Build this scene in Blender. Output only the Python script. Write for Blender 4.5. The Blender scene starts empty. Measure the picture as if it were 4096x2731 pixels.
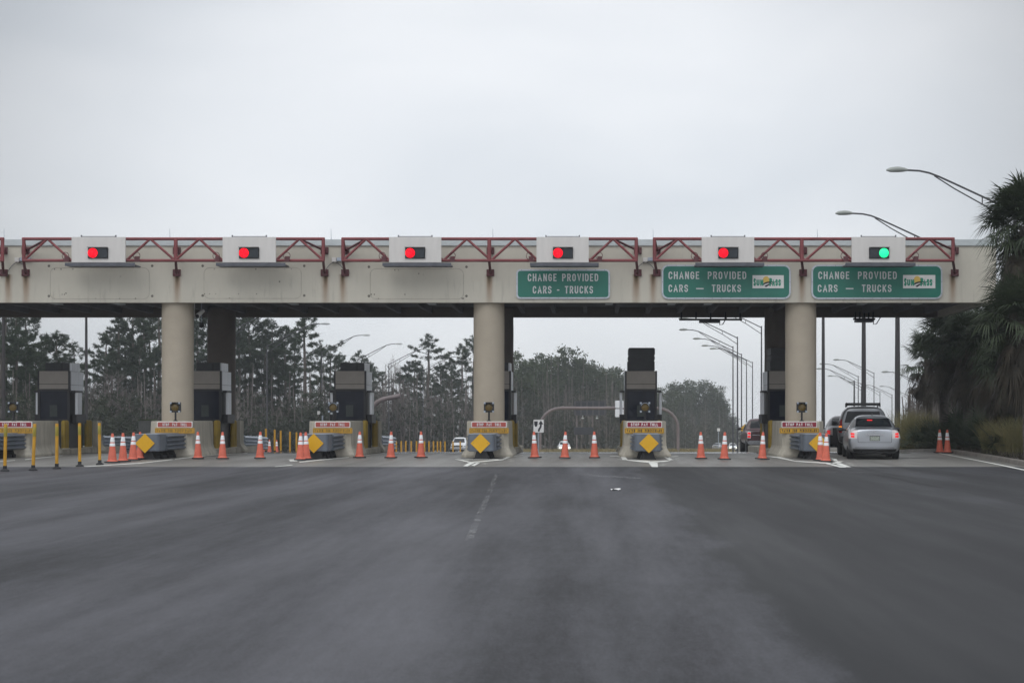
import bpy, bmesh, math, random
import numpy as np
from mathutils import Vector, Matrix
from mathutils.bvhtree import BVHTree
R = math.radians
SC = bpy.context.scene
COL = SC.collection

# ------------------------------------------------------------------ camera
F, XV, YH, H = 5689.0, 2359.0, 1660.0, 1.52     # focal length and vanishing point in photo pixels, eye height in metres
cam = bpy.data.cameras.new("camera")
cam.sensor_width = 36.0
cam.sensor_fit = 'HORIZONTAL'
cam.lens = 50.0
cam.shift_x = -(XV - 2048) / 4096
cam.shift_y = (YH - 1365.5) / 4096
cam.clip_start, cam.clip_end = 0.1, 6000
cam.dof.use_dof = True
cam.dof.focus_distance = 52.0
cam.dof.aperture_fstop = 4.0
camo = bpy.data.objects.new("camera", cam)
camo.location = (0, 0, H)
camo.rotation_euler = (R(90), 0, 0)
COL.objects.link(camo)
SC.camera = camo

# ------------------------------------------------------------------ sky, sun, exposure
SUN_EL, SUN_AZ = 48, 205
world = bpy.data.worlds.new("World")
SC.world = world
world.use_nodes = True
nt = world.node_tree
nt.nodes.clear()
def N(tree, kind, **kw):
    n = tree.nodes.new(kind)
    for k, v in kw.items():
        setattr(n, k, v)
    return n
def setin(node, **kw):
    for k, v in kw.items():
        node.inputs[k].default_value = v
    return node
def math_node(tree, op, a, b=None, clamp=False):
    n = N(tree, 'ShaderNodeMath', operation=op, use_clamp=clamp)
    for i, s in enumerate((a, b)):
        if s is None:
            continue
        if isinstance(s, (int, float)):
            n.inputs[i].default_value = s
        else:
            tree.links.new(s, n.inputs[i])
    return n.outputs[0]
def maprange(tree, s, a, b, c, d, smooth=True):
    n = N(tree, 'ShaderNodeMapRange', interpolation_type='SMOOTHSTEP' if smooth else 'LINEAR')
    n.inputs[1].default_value, n.inputs[2].default_value = a, b
    n.inputs[3].default_value, n.inputs[4].default_value = c, d
    tree.links.new(s, n.inputs[0])
    return n.outputs[0]
sky = N(nt, 'ShaderNodeTexSky', sky_type='NISHITA')
sky.sun_disc = False
sky.sun_elevation = R(SUN_EL)
sky.sun_rotation = R(SUN_AZ)
tc = N(nt, 'ShaderNodeTexCoord')
mp = N(nt, 'ShaderNodeMapping')
mp.inputs['Location'].default_value = (3.1, 1.7, 0.35)
mp.inputs['Scale'].default_value = (1.0, 1.0, 2.3)
nt.links.new(tc.outputs['Generated'], mp.inputs[0])
n1 = N(nt, 'ShaderNodeTexNoise')
setin(n1, Scale=3.2, Detail=4.0, Roughness=0.42, Distortion=0.5)
nt.links.new(mp.outputs[0], n1.inputs['Vector'])
cr = N(nt, 'ShaderNodeValToRGB')
cr.color_ramp.elements[0].position, cr.color_ramp.elements[0].color = 0.28, (7.5, 7.95, 8.5, 1)
cr.color_ramp.elements[1].position, cr.color_ramp.elements[1].color = 0.66, (9.45, 9.7, 10.05, 1)
nt.links.new(n1.outputs['Fac'], cr.inputs[0])
sep = N(nt, 'ShaderNodeSeparateXYZ')
nt.links.new(tc.outputs['Generated'], sep.inputs[0])
up = maprange(nt, sep.outputs[2], 0.30, 0.9, 1.0, 1.85)
back = maprange(nt, sep.outputs[1], 0.75, -0.5, 1.0, 1.85)
low = maprange(nt, sep.outputs[2], -0.02, 0.13, 0.93, 1.0)
dp = N(nt, 'ShaderNodeVectorMath', operation='DOT_PRODUCT')           # sky dimmed away from straight ahead: lens corner falloff put into its colour
nt.links.new(tc.outputs['Generated'], dp.inputs[0])
dp.inputs[1].default_value = Vector((-.05, 1, .135)).normalized()
lobe = maprange(nt, dp.outputs['Value'], .905, .995, .55, 1.0)
mul = math_node(nt, 'MULTIPLY', math_node(nt, 'MULTIPLY', math_node(nt, 'MULTIPLY', up, back), low), lobe)
vm = N(nt, 'ShaderNodeVectorMath', operation='SCALE')
nt.links.new(cr.outputs[0], vm.inputs[0])
nt.links.new(mul, vm.inputs['Scale'])
mx = N(nt, 'ShaderNodeMixRGB')
mx.inputs[0].default_value = 0.93
nt.links.new(sky.outputs[0], mx.inputs[1])
nt.links.new(vm.outputs[0], mx.inputs[2])
bg = N(nt, 'ShaderNodeBackground')
bg.inputs[1].default_value = 0.1
nt.links.new(mx.outputs[0], bg.inputs[0])
wo = N(nt, 'ShaderNodeOutputWorld')
nt.links.new(bg.outputs[0], wo.inputs[0])

sun = bpy.data.lights.new("sun", 'SUN')
sun.energy = 0.6
sun.angle = R(40)
sun.color = (1.0, 0.96, 0.9)
suno = bpy.data.objects.new("sun", sun)
el, az = R(SUN_EL), R(SUN_AZ)
sdir = Vector((math.sin(az) * math.cos(el), math.cos(az) * math.cos(el), math.sin(el)))
suno.rotation_euler = sdir.to_track_quat('Z', 'Y').to_euler()
COL.objects.link(suno)

SC.view_settings.view_transform = 'Standard'
SC.view_settings.look = 'None'
SC.view_settings.exposure = 0.0
SC.view_settings.gamma = 1.0
SC.cycles.max_bounces = 6
SC.cycles.diffuse_bounces = 3
SC.cycles.glossy_bounces = 3
SC.cycles.transparent_max_bounces = 6
SC.cycles.volume_bounces = 1
SC.cycles.use_denoising = True

# ------------------------------------------------------------------ places
def px(x, d): return (x - XV) * d / F
def pz(y, d): return H - (y - YH) * d / F
def at(x, y, d): return Vector((px(x, d), d, pz(y, d)))
def gp(x, y):                                   # a photo pixel on the flat apron
    d = H * F / (y - YH)
    return (px(x, d), d)
PROFILE = [(-60, 0), (57.3, 0), (60, -.04), (66, -.21), (75, -.52), (90, -.95), (120, -1.74), (172, -3.02), (196, -3.52),
           (300, -5.9), (420, -7.9), (800, -9.5), (3000, -12)]
def gz(Y):
    for (a, za), (b, zb) in zip(PROFILE, PROFILE[1:]):
        if Y <= b:
            return za + (zb - za) * (Y - a) / (b - a)
    return PROFILE[-1][1]

# ------------------------------------------------------------------ materials
def material(name, color, rough=0.7, metal=0.0, var=0.15, scale=3.0, stretch=(1, 1, 1), bump=0.0, bscale=40.0,
             color2=None, spec=0.5, rvar=0.0, emit=None, estr=0.0, coat=0.0):
    m = bpy.data.materials.new(name)
    m.use_nodes = True
    t = m.node_tree
    b = t.nodes['Principled BSDF']
    b.inputs['Roughness'].default_value = rough
    b.inputs['Metallic'].default_value = metal
    b.inputs['Specular IOR Level'].default_value = spec
    if coat:
        b.inputs['Coat Weight'].default_value = coat
        b.inputs['Coat Roughness'].default_value = 0.08
    c = (*color, 1)
    if emit:
        b.inputs['Emission Color'].default_value = (*emit, 1)
        b.inputs['Emission Strength'].default_value = estr
    co = N(t, 'ShaderNodeTexCoord')
    m_ = N(t, 'ShaderNodeMapping')
    m_.inputs['Scale'].default_value = stretch
    t.links.new(co.outputs['Object'], m_.inputs[0])
    no = N(t, 'ShaderNodeTexNoise')
    setin(no, Scale=scale, Detail=5.0, Roughness=0.6)
    t.links.new(m_.outputs[0], no.inputs['Vector'])
    rp = N(t, 'ShaderNodeValToRGB')
    lo = color2 if color2 else tuple(x * (1 - var) for x in color)
    hi = color if color2 else tuple(min(1, x * (1 + var)) for x in color)
    rp.color_ramp.elements[0].position, rp.color_ramp.elements[0].color = 0.3, (*lo, 1)
    rp.color_ramp.elements[1].position, rp.color_ramp.elements[1].color = 0.7, (*hi, 1)
    t.links.new(no.outputs['Fac'], rp.inputs[0])
    t.links.new(rp.outputs[0], b.inputs['Base Color'])
    if rvar:
        t.links.new(maprange(t, no.outputs['Fac'], .3, .7, rough - rvar, rough + rvar), b.inputs['Roughness'])
    if bump:
        n2 = N(t, 'ShaderNodeTexNoise')
        setin(n2, Scale=bscale, Detail=4.0)
        t.links.new(co.outputs['Object'], n2.inputs['Vector'])
        bp = N(t, 'ShaderNodeBump')
        bp.inputs['Strength'].default_value = bump
        bp.inputs['Distance'].default_value = 0.02
        t.links.new(n2.outputs['Fac'], bp.inputs['Height'])
        t.links.new(bp.outputs[0], b.inputs['Normal'])
    return m
M = {}
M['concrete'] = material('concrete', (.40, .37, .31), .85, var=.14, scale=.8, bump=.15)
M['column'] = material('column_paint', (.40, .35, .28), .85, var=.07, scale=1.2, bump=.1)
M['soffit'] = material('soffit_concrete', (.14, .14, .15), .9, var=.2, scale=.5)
M['rear_column'] = material('rear_column_painted_shade', (.13, .112, .10), .9, var=.12, scale=1.2)  # darker copy of the column colour, canopy shade put in; back beam too
M['coping'] = material('coping_metal', (.50, .54, .55), .5, metal=.3, var=.08, stretch=(1, 1, 4))
M['barrier'] = material('barrier_concrete', (.40, .37, .31), .9, var=.28, scale=2.2, stretch=(1.6, 1.6, .45), bump=.25)
M['maroon'] = material('truss_paint', (.195, .046, .050), .55, var=.2, scale=2.0)
M['maroon_dark'] = material('bracket_paint', (.10, .030, .036), .65, var=.25, scale=3)
M['white_panel'] = material('panel_paint', (.62, .60, .58), .6, var=.05, scale=1.5, stretch=(3, 3, .5))
M['galv'] = material('galvanised_steel', (.36, .40, .46), .42, metal=.55, var=.15, scale=4)
M['galv_dark'] = material('galvanised_tray', (.10, .105, .125), .6, metal=.3, var=.2)
M['black'] = material('black_housing', (.012, .013, .016), .45, var=.2)
M['lens_off'] = material('dark_lens', (.012, .018, .026), .25, var=.2)
M['red_on'] = material('red_lamp', (.6, .005, .012), .5, var=.05, spec=.08, emit=(1, .004, .016), estr=1.5)
M['green_on'] = material('green_lamp', (.02, .6, .25), .3, var=.05, emit=(.01, 1, .36), estr=1.05)
M['amber'] = material('amber_lens', (.11, .07, .012), .3, var=.3, scale=60)
M['sign_green'] = material('sign_green', (.018, .165, .122), .45, var=.06, scale=1.5)
M['sign_grey'] = material('sign_edge', (.52, .56, .62), .4, metal=.2, var=.06)
M['letter_grey'] = material('lettering_white', (.60, .61, .62), .5, var=.05)
M['white'] = material('white_paint', (.74, .73, .72), .5, var=.04)
M['yellow_sun'] = material('logo_yellow', (.72, .50, .12), .5, var=.03)
M['logo_green'] = material('logo_green', (.03, .30, .19), .5, var=.05)
M['logo_dark'] = material('logo_dark', (.02, .022, .03), .5, var=.05)
M['sign_red'] = material('sign_red', (.235, .012, .03), .45, var=.08)
M['sign_red_faded'] = material('sign_red_faded', (.36, .075, .06), .6, var=.12, scale=4)
M['sign_yellow'] = material('sign_yellow', (.60, .33, .022), .5, var=.06)
M['sign_yellow_faded'] = material('sign_yellow_faded', (.50, .27, .025), .6, var=.14, scale=5)
M['letter_black'] = material('lettering_black', (.035, .028, .02), .6, var=.1)
M['letter_faded'] = material('lettering_faded', (.20, .13, .025), .6, var=.3, scale=9)
M['diamond'] = material('diamond_yellow', (.66, .36, .008), .4, var=.04)
M['att_grey'] = material('attenuator_grey', (.13, .15, .18), .5, metal=.2, var=.18, scale=3, stretch=(1, 1, .5))
M['rubber'] = material('rubber', (.022, .022, .024), .8, var=.25)
M['orange'] = material('cone_orange', (.60, .13, .080), .6, var=.16, scale=7)
M['reflect'] = material('reflective_band', (.70, .71, .73), .35, var=.06, scale=9)
M['post_yellow'] = material('post_yellow', (.52, .27, .018), .6, var=.18, scale=7, stretch=(1, 1, .4))
M['post_band'] = material('post_band', (.30, .24, .03), .4, var=.15)
M['bollard_yellow'] = material('bollard_yellow', (.27, .18, .016), .6, var=.25, scale=3)
M['booth_beige'] = material('booth_panel', (.27, .245, .22), .6, var=.06)
M['booth_dark'] = material('booth_frame', (.012, .012, .015), .5, var=.2)
M['booth_white'] = material('booth_side', (.74, .76, .80), .4, metal=.1, var=.14, scale=2, stretch=(6, 6, .3))
M['glass_dark'] = material('dark_glass', (.010, .013, .024), .15, var=.3, spec=.22)
M['notice'] = material('window_notice', (.022, .032, .030), .4, var=.3, scale=8)
M['vent'] = material('roof_unit', (.028, .03, .034), .6, var=.2, stretch=(1, 1, 12), scale=3)
M['lamp_metal'] = material('lamp_metal', (.085, .085, .092), .5, metal=.5, var=.15)
M['lamp_head'] = material('lamp_head', (.30, .32, .30), .5, var=.1)
M['lamp_pale'] = material('lamp_head_pale', (.60, .62, .62), .4, var=.1)
M['pole_concrete'] = material('pole_concrete', (.040, .037, .038), .85, var=.18, scale=3, stretch=(1, 1, .25))
M['gantry'] = material('gantry_pipe', (.155, .125, .125), .6, var=.14, scale=1)
M['bark'] = material('pine_bark', (.10, .085, .075), .95, var=.3, scale=5, stretch=(1, 1, .3))
M['palm_bark'] = material('palm_bark', (.075, .065, .055), .95, var=.4, scale=7, bump=.5, bscale=20)
def leaf_material(name, a, b, trans=.25, rough=.6):
    m = bpy.data.materials.new(name)
    m.use_nodes = True
    t = m.node_tree
    p = t.nodes['Principled BSDF']
    co = N(t, 'ShaderNodeTexCoord')
    oi = N(t, 'ShaderNodeObjectInfo')
    n = N(t, 'ShaderNodeTexNoise')
    setin(n, Scale=.9, Detail=5.0, Roughness=.75)
    t.links.new(co.outputs['Object'], n.inputs['Vector'])
    f = math_node(t, 'ADD', maprange(t, n.outputs['Fac'], .3, .7, -.15, .8), math_node(t, 'MULTIPLY', oi.outputs['Random'], .35), True)
    rp = N(t, 'ShaderNodeValToRGB')
    rp.color_ramp.elements[0].color = (*a, 1)
    rp.color_ramp.elements[1].color = (*b, 1)
    t.links.new(f, rp.inputs[0])
    t.links.new(rp.outputs[0], p.inputs['Base Color'])
    p.inputs['Roughness'].default_value = rough
    p.inputs['Specular IOR Level'].default_value = .25
    if trans:
        tr = N(t, 'ShaderNodeBsdfTranslucent')
        t.links.new(rp.outputs[0], tr.inputs[0])
        ms = N(t, 'ShaderNodeMixShader')
        ms.inputs[0].default_value = trans
        t.links.new(p.outputs[0], ms.inputs[1])
        t.links.new(tr.outputs[0], ms.inputs[2])
        t.links.new(ms.outputs[0], t.nodes['Material Output'].inputs[0])
    return m
M['needle'] = leaf_material('pine_needles', (.017, .031, .018), (.056, .080, .044))
M['leaf'] = leaf_material('broad_leaves', (.026, .042, .022), (.070, .092, .044))
M['twig'] = leaf_material('bare_twigs', (.085, .073, .068), (.200, .176, .163), trans=0)
M['brush'] = leaf_material('underbrush', (.026, .036, .026), (.068, .076, .050))
M['frond'] = leaf_material('palm_frond', (.017, .027, .017), (.060, .079, .042), trans=.2)
M['dead_frond'] = leaf_material('dead_frond', (.018, .016, .012), (.070, .058, .042), trans=.1)
M['grass'] = leaf_material('tall_grass', (.115, .108, .045), (.27, .24, .115))
M['dry_grass'] = leaf_material('dry_grass', (.13, .11, .055), (.28, .23, .12))

def road_material(name, lo, hi, rough, streak=True):
    m = bpy.data.materials.new(name)
    m.use_nodes = True
    t = m.node_tree
    b = t.nodes['Principled BSDF']
    co = N(t, 'ShaderNodeTexCoord')
    def noise(sc, st, det=4, rough_=.55):
        mpg = N(t, 'ShaderNodeMapping')
        mpg.inputs['Scale'].default_value = st
        t.links.new(co.outputs['Object'], mpg.inputs[0])
        n = N(t, 'ShaderNodeTexNoise')
        setin(n, Scale=sc, Detail=float(det), Roughness=rough_)
        t.links.new(mpg.outputs[0], n.inputs['Vector'])
        return n.outputs['Fac']
    lane = noise(.5, (1, .09, 1), 4)                 # long wear bands along the lanes
    blot = noise(.35, (.6, 1, 1), 5, .6)
    cross = noise(1.3, (.12, 1, 1), 3)               # roller marks across
    fine = noise(55, (1, .5, 1), 3, .7)
    v = math_node(t, 'ADD', math_node(t, 'MULTIPLY', lane, .85), math_node(t, 'MULTIPLY', blot, .30))
    v = math_node(t, 'SUBTRACT', v, .10)
    v = math_node(t, 'ADD', v, math_node(t, 'MULTIPLY', cross, .03))
    sp = N(t, 'ShaderNodeSeparateXYZ')
    t.links.new(co.outputs['Object'], sp.inputs[0])
    grit = noise(11, (1, .22, 1), 4, .75)
    v = math_node(t, 'ADD', v, math_node(t, 'MULTIPLY', math_node(t, 'SUBTRACT', grit, .5), .40))
    mott = noise(1.7, (1, .10, 1), 5, .6)
    v = math_node(t, 'ADD', v, math_node(t, 'MULTIPLY', math_node(t, 'SUBTRACT', mott, .5), .34 if streak else .15))
    rough2 = noise(4.5, (1, .35, 1), 5, .7)
    v = math_node(t, 'ADD', v, math_node(t, 'MULTIPLY', math_node(t, 'SUBTRACT', rough2, .5), .14))
    if streak:                                        # the newer, darker strip of asphalt right of the paving seam
        wob = math_node(t, 'MULTIPLY', math_node(t, 'SUBTRACT', noise(.25, (0, 1, 0), 3), .5), 1.4)
        xx = math_node(t, 'ADD', sp.outputs[0], wob)
        dark = math_node(t, 'MULTIPLY', maprange(t, xx, 1.25, 1.75, 0, 1), maprange(t, xx, 4.2, 8.5, 1, .5))
        v = math_node(t, 'SUBTRACT', v, math_node(t, 'MULTIPLY', dark, .34))
    v = math_node(t, 'ADD', v, math_node(t, 'MULTIPLY', math_node(t, 'SUBTRACT', fine, .5), .55))
    rp = N(t, 'ShaderNodeValToRGB')
    rp.color_ramp.elements[0].position, rp.color_ramp.elements[0].color = .28, (*lo, 1)
    rp.color_ramp.elements[1].position, rp.color_ramp.elements[1].color = .78, (*hi, 1)
    t.links.new(v, rp.inputs[0])
    t.links.new(rp.outputs[0], b.inputs['Base Color'])
    t.links.new(maprange(t, math_node(t, 'ADD', lane, math_node(t, 'MULTIPLY', mott, .3)), .4, .9, rough + .12, rough - .1), b.inputs['Roughness'])
    b.inputs['Specular IOR Level'].default_value = .4
    bp = N(t, 'ShaderNodeBump')
    bp.inputs['Strength'].default_value = .35
    bp.inputs['Distance'].default_value = .006
    t.links.new(fine, bp.inputs['Height'])
    t.links.new(bp.outputs[0], b.inputs['Normal'])
    return m
M['asphalt'] = road_material('asphalt', (.010, .010, .012), (.070, .070, .083), .60)
M['apron'] = road_material('apron_concrete', (.11, .105, .095), (.235, .225, .21), .5, False)
M['wet_road'] = road_material('far_asphalt', (.035, .035, .038), (.09, .09, .095), .34, False)
M['soil'] = material('soil', (.075, .062, .042), .95, var=.35, scale=.6, bump=.5, bscale=8)
M['mulch'] = material('mulch', (.035, .029, .024), .95, var=.4, scale=3, bump=.6, bscale=12)
M['kerb'] = material('kerb_concrete', (.15, .135, .12), .9, var=.3, scale=2)
M['paint'] = material('road_paint', (.66, .66, .62), .6, var=.2, scale=6)
def worn_paint():
    m = bpy.data.materials.new('worn_paint')
    m.use_nodes = True
    t = m.node_tree
    b = t.nodes['Principled BSDF']
    b.inputs['Base Color'].default_value = (.42, .42, .42, 1)
    co = N(t, 'ShaderNodeTexCoord')
    n = N(t, 'ShaderNodeTexNoise')
    setin(n, Scale=3.0, Detail=8.0, Roughness=.75)
    t.links.new(co.outputs['Object'], n.inputs['Vector'])
    t.links.new(maprange(t, n.outputs['Fac'], .44, .72, 0, .45), b.inputs['Alpha'])
    return m
M['worn'] = worn_paint()

# ------------------------------------------------------------------ mesh helpers
class MB:
    def __init__(s): s.v, s.f = [], []
    def add(s, vs, fs):
        o = len(s.v)
        s.v += [tuple(p) for p in vs]
        s.f += [tuple(i + o for i in f) for f in fs]
        return s
    def box(s, x0, x1, y0, y1, z0, z1):
        return s.add([(x0, y0, z0), (x1, y0, z0), (x1, y1, z0), (x0, y1, z0), (x0, y0, z1), (x1, y0, z1), (x1, y1, z1), (x0, y1, z1)],
                     [(0, 3, 2, 1), (4, 5, 6, 7), (0, 1, 5, 4), (1, 2, 6, 5), (2, 3, 7, 6), (3, 0, 4, 7)])
    def tube(s, pts, r, n=10, caps=True):
        pts = [Vector(p) for p in pts]
        rs = r if isinstance(r, (list, tuple)) else [r] * len(pts)
        rings = []
        ref = Vector((0, 0, 1))
        for i, p in enumerate(pts):
            t = (pts[min(i + 1, len(pts) - 1)] - pts[max(i - 1, 0)]).normalized()
            a = ref - t * ref.dot(t)
            if a.length < .15:
                a = Vector((1, 0, 0)) - t * t.x
            a.normalize()
            b = t.cross(a)
            rings.append([p + (a * math.cos(2 * math.pi * k / n) + b * math.sin(2 * math.pi * k / n)) * rs[i] for k in range(n)])
        vs = [q for g in rings for q in g]
        fs = [(i * n + k, i * n + (k + 1) % n, (i + 1) * n + (k + 1) % n, (i + 1) * n + k) for i in range(len(pts) - 1) for k in range(n)]
        if caps:
            fs += [tuple(range(n - 1, -1, -1)), tuple((len(pts) - 1) * n + k for k in range(n))]
        return s.add(vs, fs)
    def lathe(s, prof, n=20, c=(0, 0, 0), axis='z'):
        vs = []
        for r, z in prof:
            for k in range(n):
                a = 2 * math.pi * k / n
                p = (r * math.cos(a), r * math.sin(a), z) if axis == 'z' else ((r * math.cos(a), -z, r * math.sin(a)) if axis == 'y' else (z, r * math.cos(a), r * math.sin(a)))
                vs.append((p[0] + c[0], p[1] + c[1], p[2] + c[2]))
        m = len(prof)
        fs = [(i * n + k, i * n + (k + 1) % n, (i + 1) * n + (k + 1) % n, (i + 1) * n + k) for i in range(m - 1) for k in range(n)]
        fs += [tuple(range(n - 1, -1, -1)), tuple((m - 1) * n + k for k in range(n))]
        return s.add(vs, fs)
    def extrude_x(s, prof, x0, x1):      # prof: (y, z) outline
        n = len(prof)
        return s.add([(x0, y, z) for y, z in prof] + [(x1, y, z) for y, z in prof],
                     [tuple(range(n - 1, -1, -1)), tuple(range(n, 2 * n))] + [(i, (i + 1) % n, n + (i + 1) % n, n + i) for i in range(n)])
    def extrude_y(s, prof, y0, y1):      # prof: (x, z) outline
        n = len(prof)
        return s.add([(x, y0, z) for x, z in prof] + [(x, y1, z) for x, z in prof],
                     [tuple(range(n)), tuple(range(2 * n - 1, n - 1, -1))] + [(i, n + i, n + (i + 1) % n, (i + 1) % n) for i in range(n)])
    def extrude_z(s, prof, z0, z1):
        n = len(prof)
        return s.add([(x, y, z0) for x, y in prof] + [(x, y, z1) for x, y in prof],
                     [tuple(range(n - 1, -1, -1)), tuple(range(n, 2 * n))] + [(i, (i + 1) % n, n + (i + 1) % n, n + i) for i in range(n)])
def mesh_object(name, mb, mat, parent=None, origin=(0, 0, 0), smooth=False, bevel=0.0, fix=True):
    me = bpy.data.meshes.new(name)
    o_ = Vector(origin)
    me.from_pydata([Vector(p) - o_ for p in mb.v], [], mb.f)
    if fix:
        bm = bmesh.new()
        bm.from_mesh(me)
        bmesh.ops.recalc_face_normals(bm, faces=bm.faces)
        if bevel:
            es = [e for e in bm.edges if len(e.link_faces) == 2 and e.calc_face_angle(0) > .6]
            bmesh.ops.bevel(bm, geom=es, offset=bevel, segments=2, affect='EDGES', clamp_overlap=True)
        bm.to_mesh(me)
        bm.free()
    me.materials.append(mat)
    if smooth:
        me.shade_smooth()
        if smooth != 2:
            me.set_sharp_from_angle(angle=R(38))
    ob = bpy.data.objects.new(name, me)
    COL.objects.link(ob)
    if parent is not None:
        ob.parent = parent
    return ob
def tag(o, label, cat, group=None):
    o['label'], o['category'] = label, cat
    if group:
        o['group'] = group
    return o
def structure(name, mb, mat, **kw):
    o = mesh_object(name, mb, mat, **kw)
    o['kind'] = 'structure'
    return o
class Thing:
    def __init__(s, name, label, cat, loc=(0, 0, 0), rot=0.0, group=None, local=False):
        s.root = bpy.data.objects.new(name, None)
        s.root.empty_display_size = .3
        s.root.location = loc
        s.root.rotation_euler = (0, 0, rot)
        COL.objects.link(s.root)
        tag(s.root, label, cat, group)
        s.o = Vector((0, 0, 0)) if local else Vector(loc)
    def part(s, name, mb, mat, parent=None, **kw):
        return mesh_object(name, mb, M[mat] if isinstance(mat, str) else mat, parent or s.root, s.o, **kw)
def children(o): return [c for c in bpy.data.objects if c.parent == o]
_kids = {}
def copy_tree(o, parent=None, depth=0):
    c = o.copy()
    COL.objects.link(c)
    if parent is not None:
        c.parent = parent
    if o not in _kids:
        _kids[o] = list(o.children)
    for ch in _kids[o]:
        copy_tree(ch, c, depth + 1)
    return c
ORD = ['first', 'second', 'third', 'fourth', 'fifth', 'sixth', 'seventh', 'eighth', 'ninth', 'tenth', 'eleventh', 'twelfth', 'thirteenth', 'fourteenth']

# stroke lettering in the manner of road signs: strokes on a unit cap height
def arc(cx, cy, rx, ry, a0, a1, n=9):
    return [(cx + rx * math.cos(R(a0 + (a1 - a0) * i / n)), cy + ry * math.sin(R(a0 + (a1 - a0) * i / n))) for i in range(n + 1)]
GL = {
    'A': [[(0, 0), (.5, 1), (1, 0)], [(.17, .30), (.83, .30)]],
    'C': [arc(.5, .70, .5, .30, 15, 180) + arc(.5, .30, .5, .30, 180, 345)],
    'D': [[(0, 0), (0, 1), (.5, 1)] + arc(.5, .70, .5, .30, 80, 0) + arc(.5, .30, .5, .30, 0, -80) + [(.5, 0), (0, 0)]],
    'E': [[(1, 1), (0, 1), (0, 0), (1, 0)], [(0, .52), (.8, .52)]],
    'F': [[(1, 1), (0, 1), (0, 0)], [(0, .52), (.8, .52)]],
    'G': [arc(.5, .70, .5, .30, 15, 180) + arc(.5, .30, .5, .30, 180, 350) + [(1, .46), (.58, .46)]],
    'H': [[(0, 0), (0, 1)], [(1, 0), (1, 1)], [(0, .52), (1, .52)]],
    'I': [[(0, 0), (0, 1)]],
    'K': [[(0, 0), (0, 1)], [(1, 1), (0, .38)], [(.36, .58), (1, 0)]],
    'L': [[(0, 1), (0, 0), (1, 0)]],
    'N': [[(0, 0), (0, 1)], [(.06, .98), (.94, .02)], [(1, 0), (1, 1)]],
    'O': [arc(.5, .70, .5, .30, 0, 180) + arc(.5, .30, .5, .30, 180, 360) + [(1, .70)]],
    'P': [[(0, 0), (0, 1), (.6, 1)] + arc(.6, .735, .4, .265, 80, -80) + [(.6, .47), (0, .47)]],
    'R': [[(0, 0), (0, 1), (.6, 1)] + arc(.6, .735, .4, .265, 80, -80) + [(.6, .47), (0, .47)], [(.5, .47), (1, 0)]],
    'S': [arc(.5, .755, .5, .245, 15, 270) + arc(.5, .255, .5, .255, 88, -165)],
    'T': [[(0, 1), (1, 1)], [(.5, 1), (.5, 0)]],
    'U': [[(0, 1), (0, .3)] + arc(.5, .3, .5, .3, 180, 360) + [(1, 1)]],
    'V': [[(0, 1), (.5, 0), (1, 1)]],
    'W': [[(0, 1), (.25, 0), (.5, .9), (.75, 0), (1, 1)]],
    'Y': [[(0, 1), (.5, .48), (1, 1)], [(.5, .48), (.5, 0)]],
    '-': [[(0, .45), (1, .45)]],
}
def ribbon(mb, pts, w, y):
    pts = [Vector(p) for p in pts]
    L, Rr = [], []
    for i, p in enumerate(pts):
        d0 = (p - pts[i - 1]).normalized() if i else (pts[1] - p).normalized()
        d1 = (pts[i + 1] - p).normalized() if i < len(pts) - 1 else d0
        n0, n1 = Vector((-d0.y, d0.x)), Vector((-d1.y, d1.x))
        n = n0 + n1
        if n.length < .2:
            n = n0
        n.normalize()
        k = min(1 / max(n.dot(n0), .45), 1.7)
        L.append(p + n * w / 2 * k)
        Rr.append(p - n * w / 2 * k)
    m = len(pts)
    mb.add([(q.x, y, q.y) for q in L] + [(q.x, y, q.y) for q in Rr], [(i, i + 1, m + i + 1, m + i) for i in range(m - 1)])
def text(mb, string, x0, x1, z0, z1, y, lw=.56, sw=.15, gap=.24, space=.62, dash=.3, only=None):
    h = z1 - z0
    wid = lambda c: {'I': sw, '-': dash, 'E': lw * .88, 'F': lw * .88, 'L': lw * .86, 'A': lw * 1.12, 'W': lw * 1.35, 'V': lw * 1.06}.get(c, lw)
    tot = 0
    for i, c in enumerate(string):
        tot += space if c == ' ' else wid(c)
        if i < len(string) - 1 and c != ' ' and string[i + 1] != ' ':
            tot += gap
    k = (x1 - x0) / (tot * h)
    x = x0
    lay = wd = 0
    for i, c in enumerate(string):
        if c == ' ':
            x += space * h * k
            wd += 1
            continue
        w = wid(c) * h * k
        s_ = sw * h
        for st in GL[c] if only in (None, wd) else ():
            ww = max(w - s_, 0)
            P = [(x + s_ / 2 + u * ww, z0 + s_ / 2 + v_ * (h - s_)) for u, v_ in st]
            if P[0] != P[-1]:
                e = (Vector(P[0]) - Vector(P[1])).normalized() * s_ * .5
                P[0] = (P[0][0] + e.x, P[0][1] + e.y)
                e = (Vector(P[-1]) - Vector(P[-2])).normalized() * s_ * .5
                P[-1] = (P[-1][0] + e.x, P[-1][1] + e.y)
            ribbon(mb, P, s_, y - .0006 * (lay % 3))
            lay += 1
        x += w
        if i < len(string) - 1 and string[i + 1] != ' ':
            x += gap * h * k
def rrect(x0, x1, z0, z1, r, n=6):
    P = []
    for cx, cz, a in ((x1 - r, z0 + r, -90), (x1 - r, z1 - r, 0), (x0 + r, z1 - r, 90), (x0 + r, z0 + r, 180)):
        P += [(cx + r * math.cos(R(a + 90 * i / n)), cz + r * math.sin(R(a + 90 * i / n))) for i in range(n + 1)]
    return P

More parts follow.
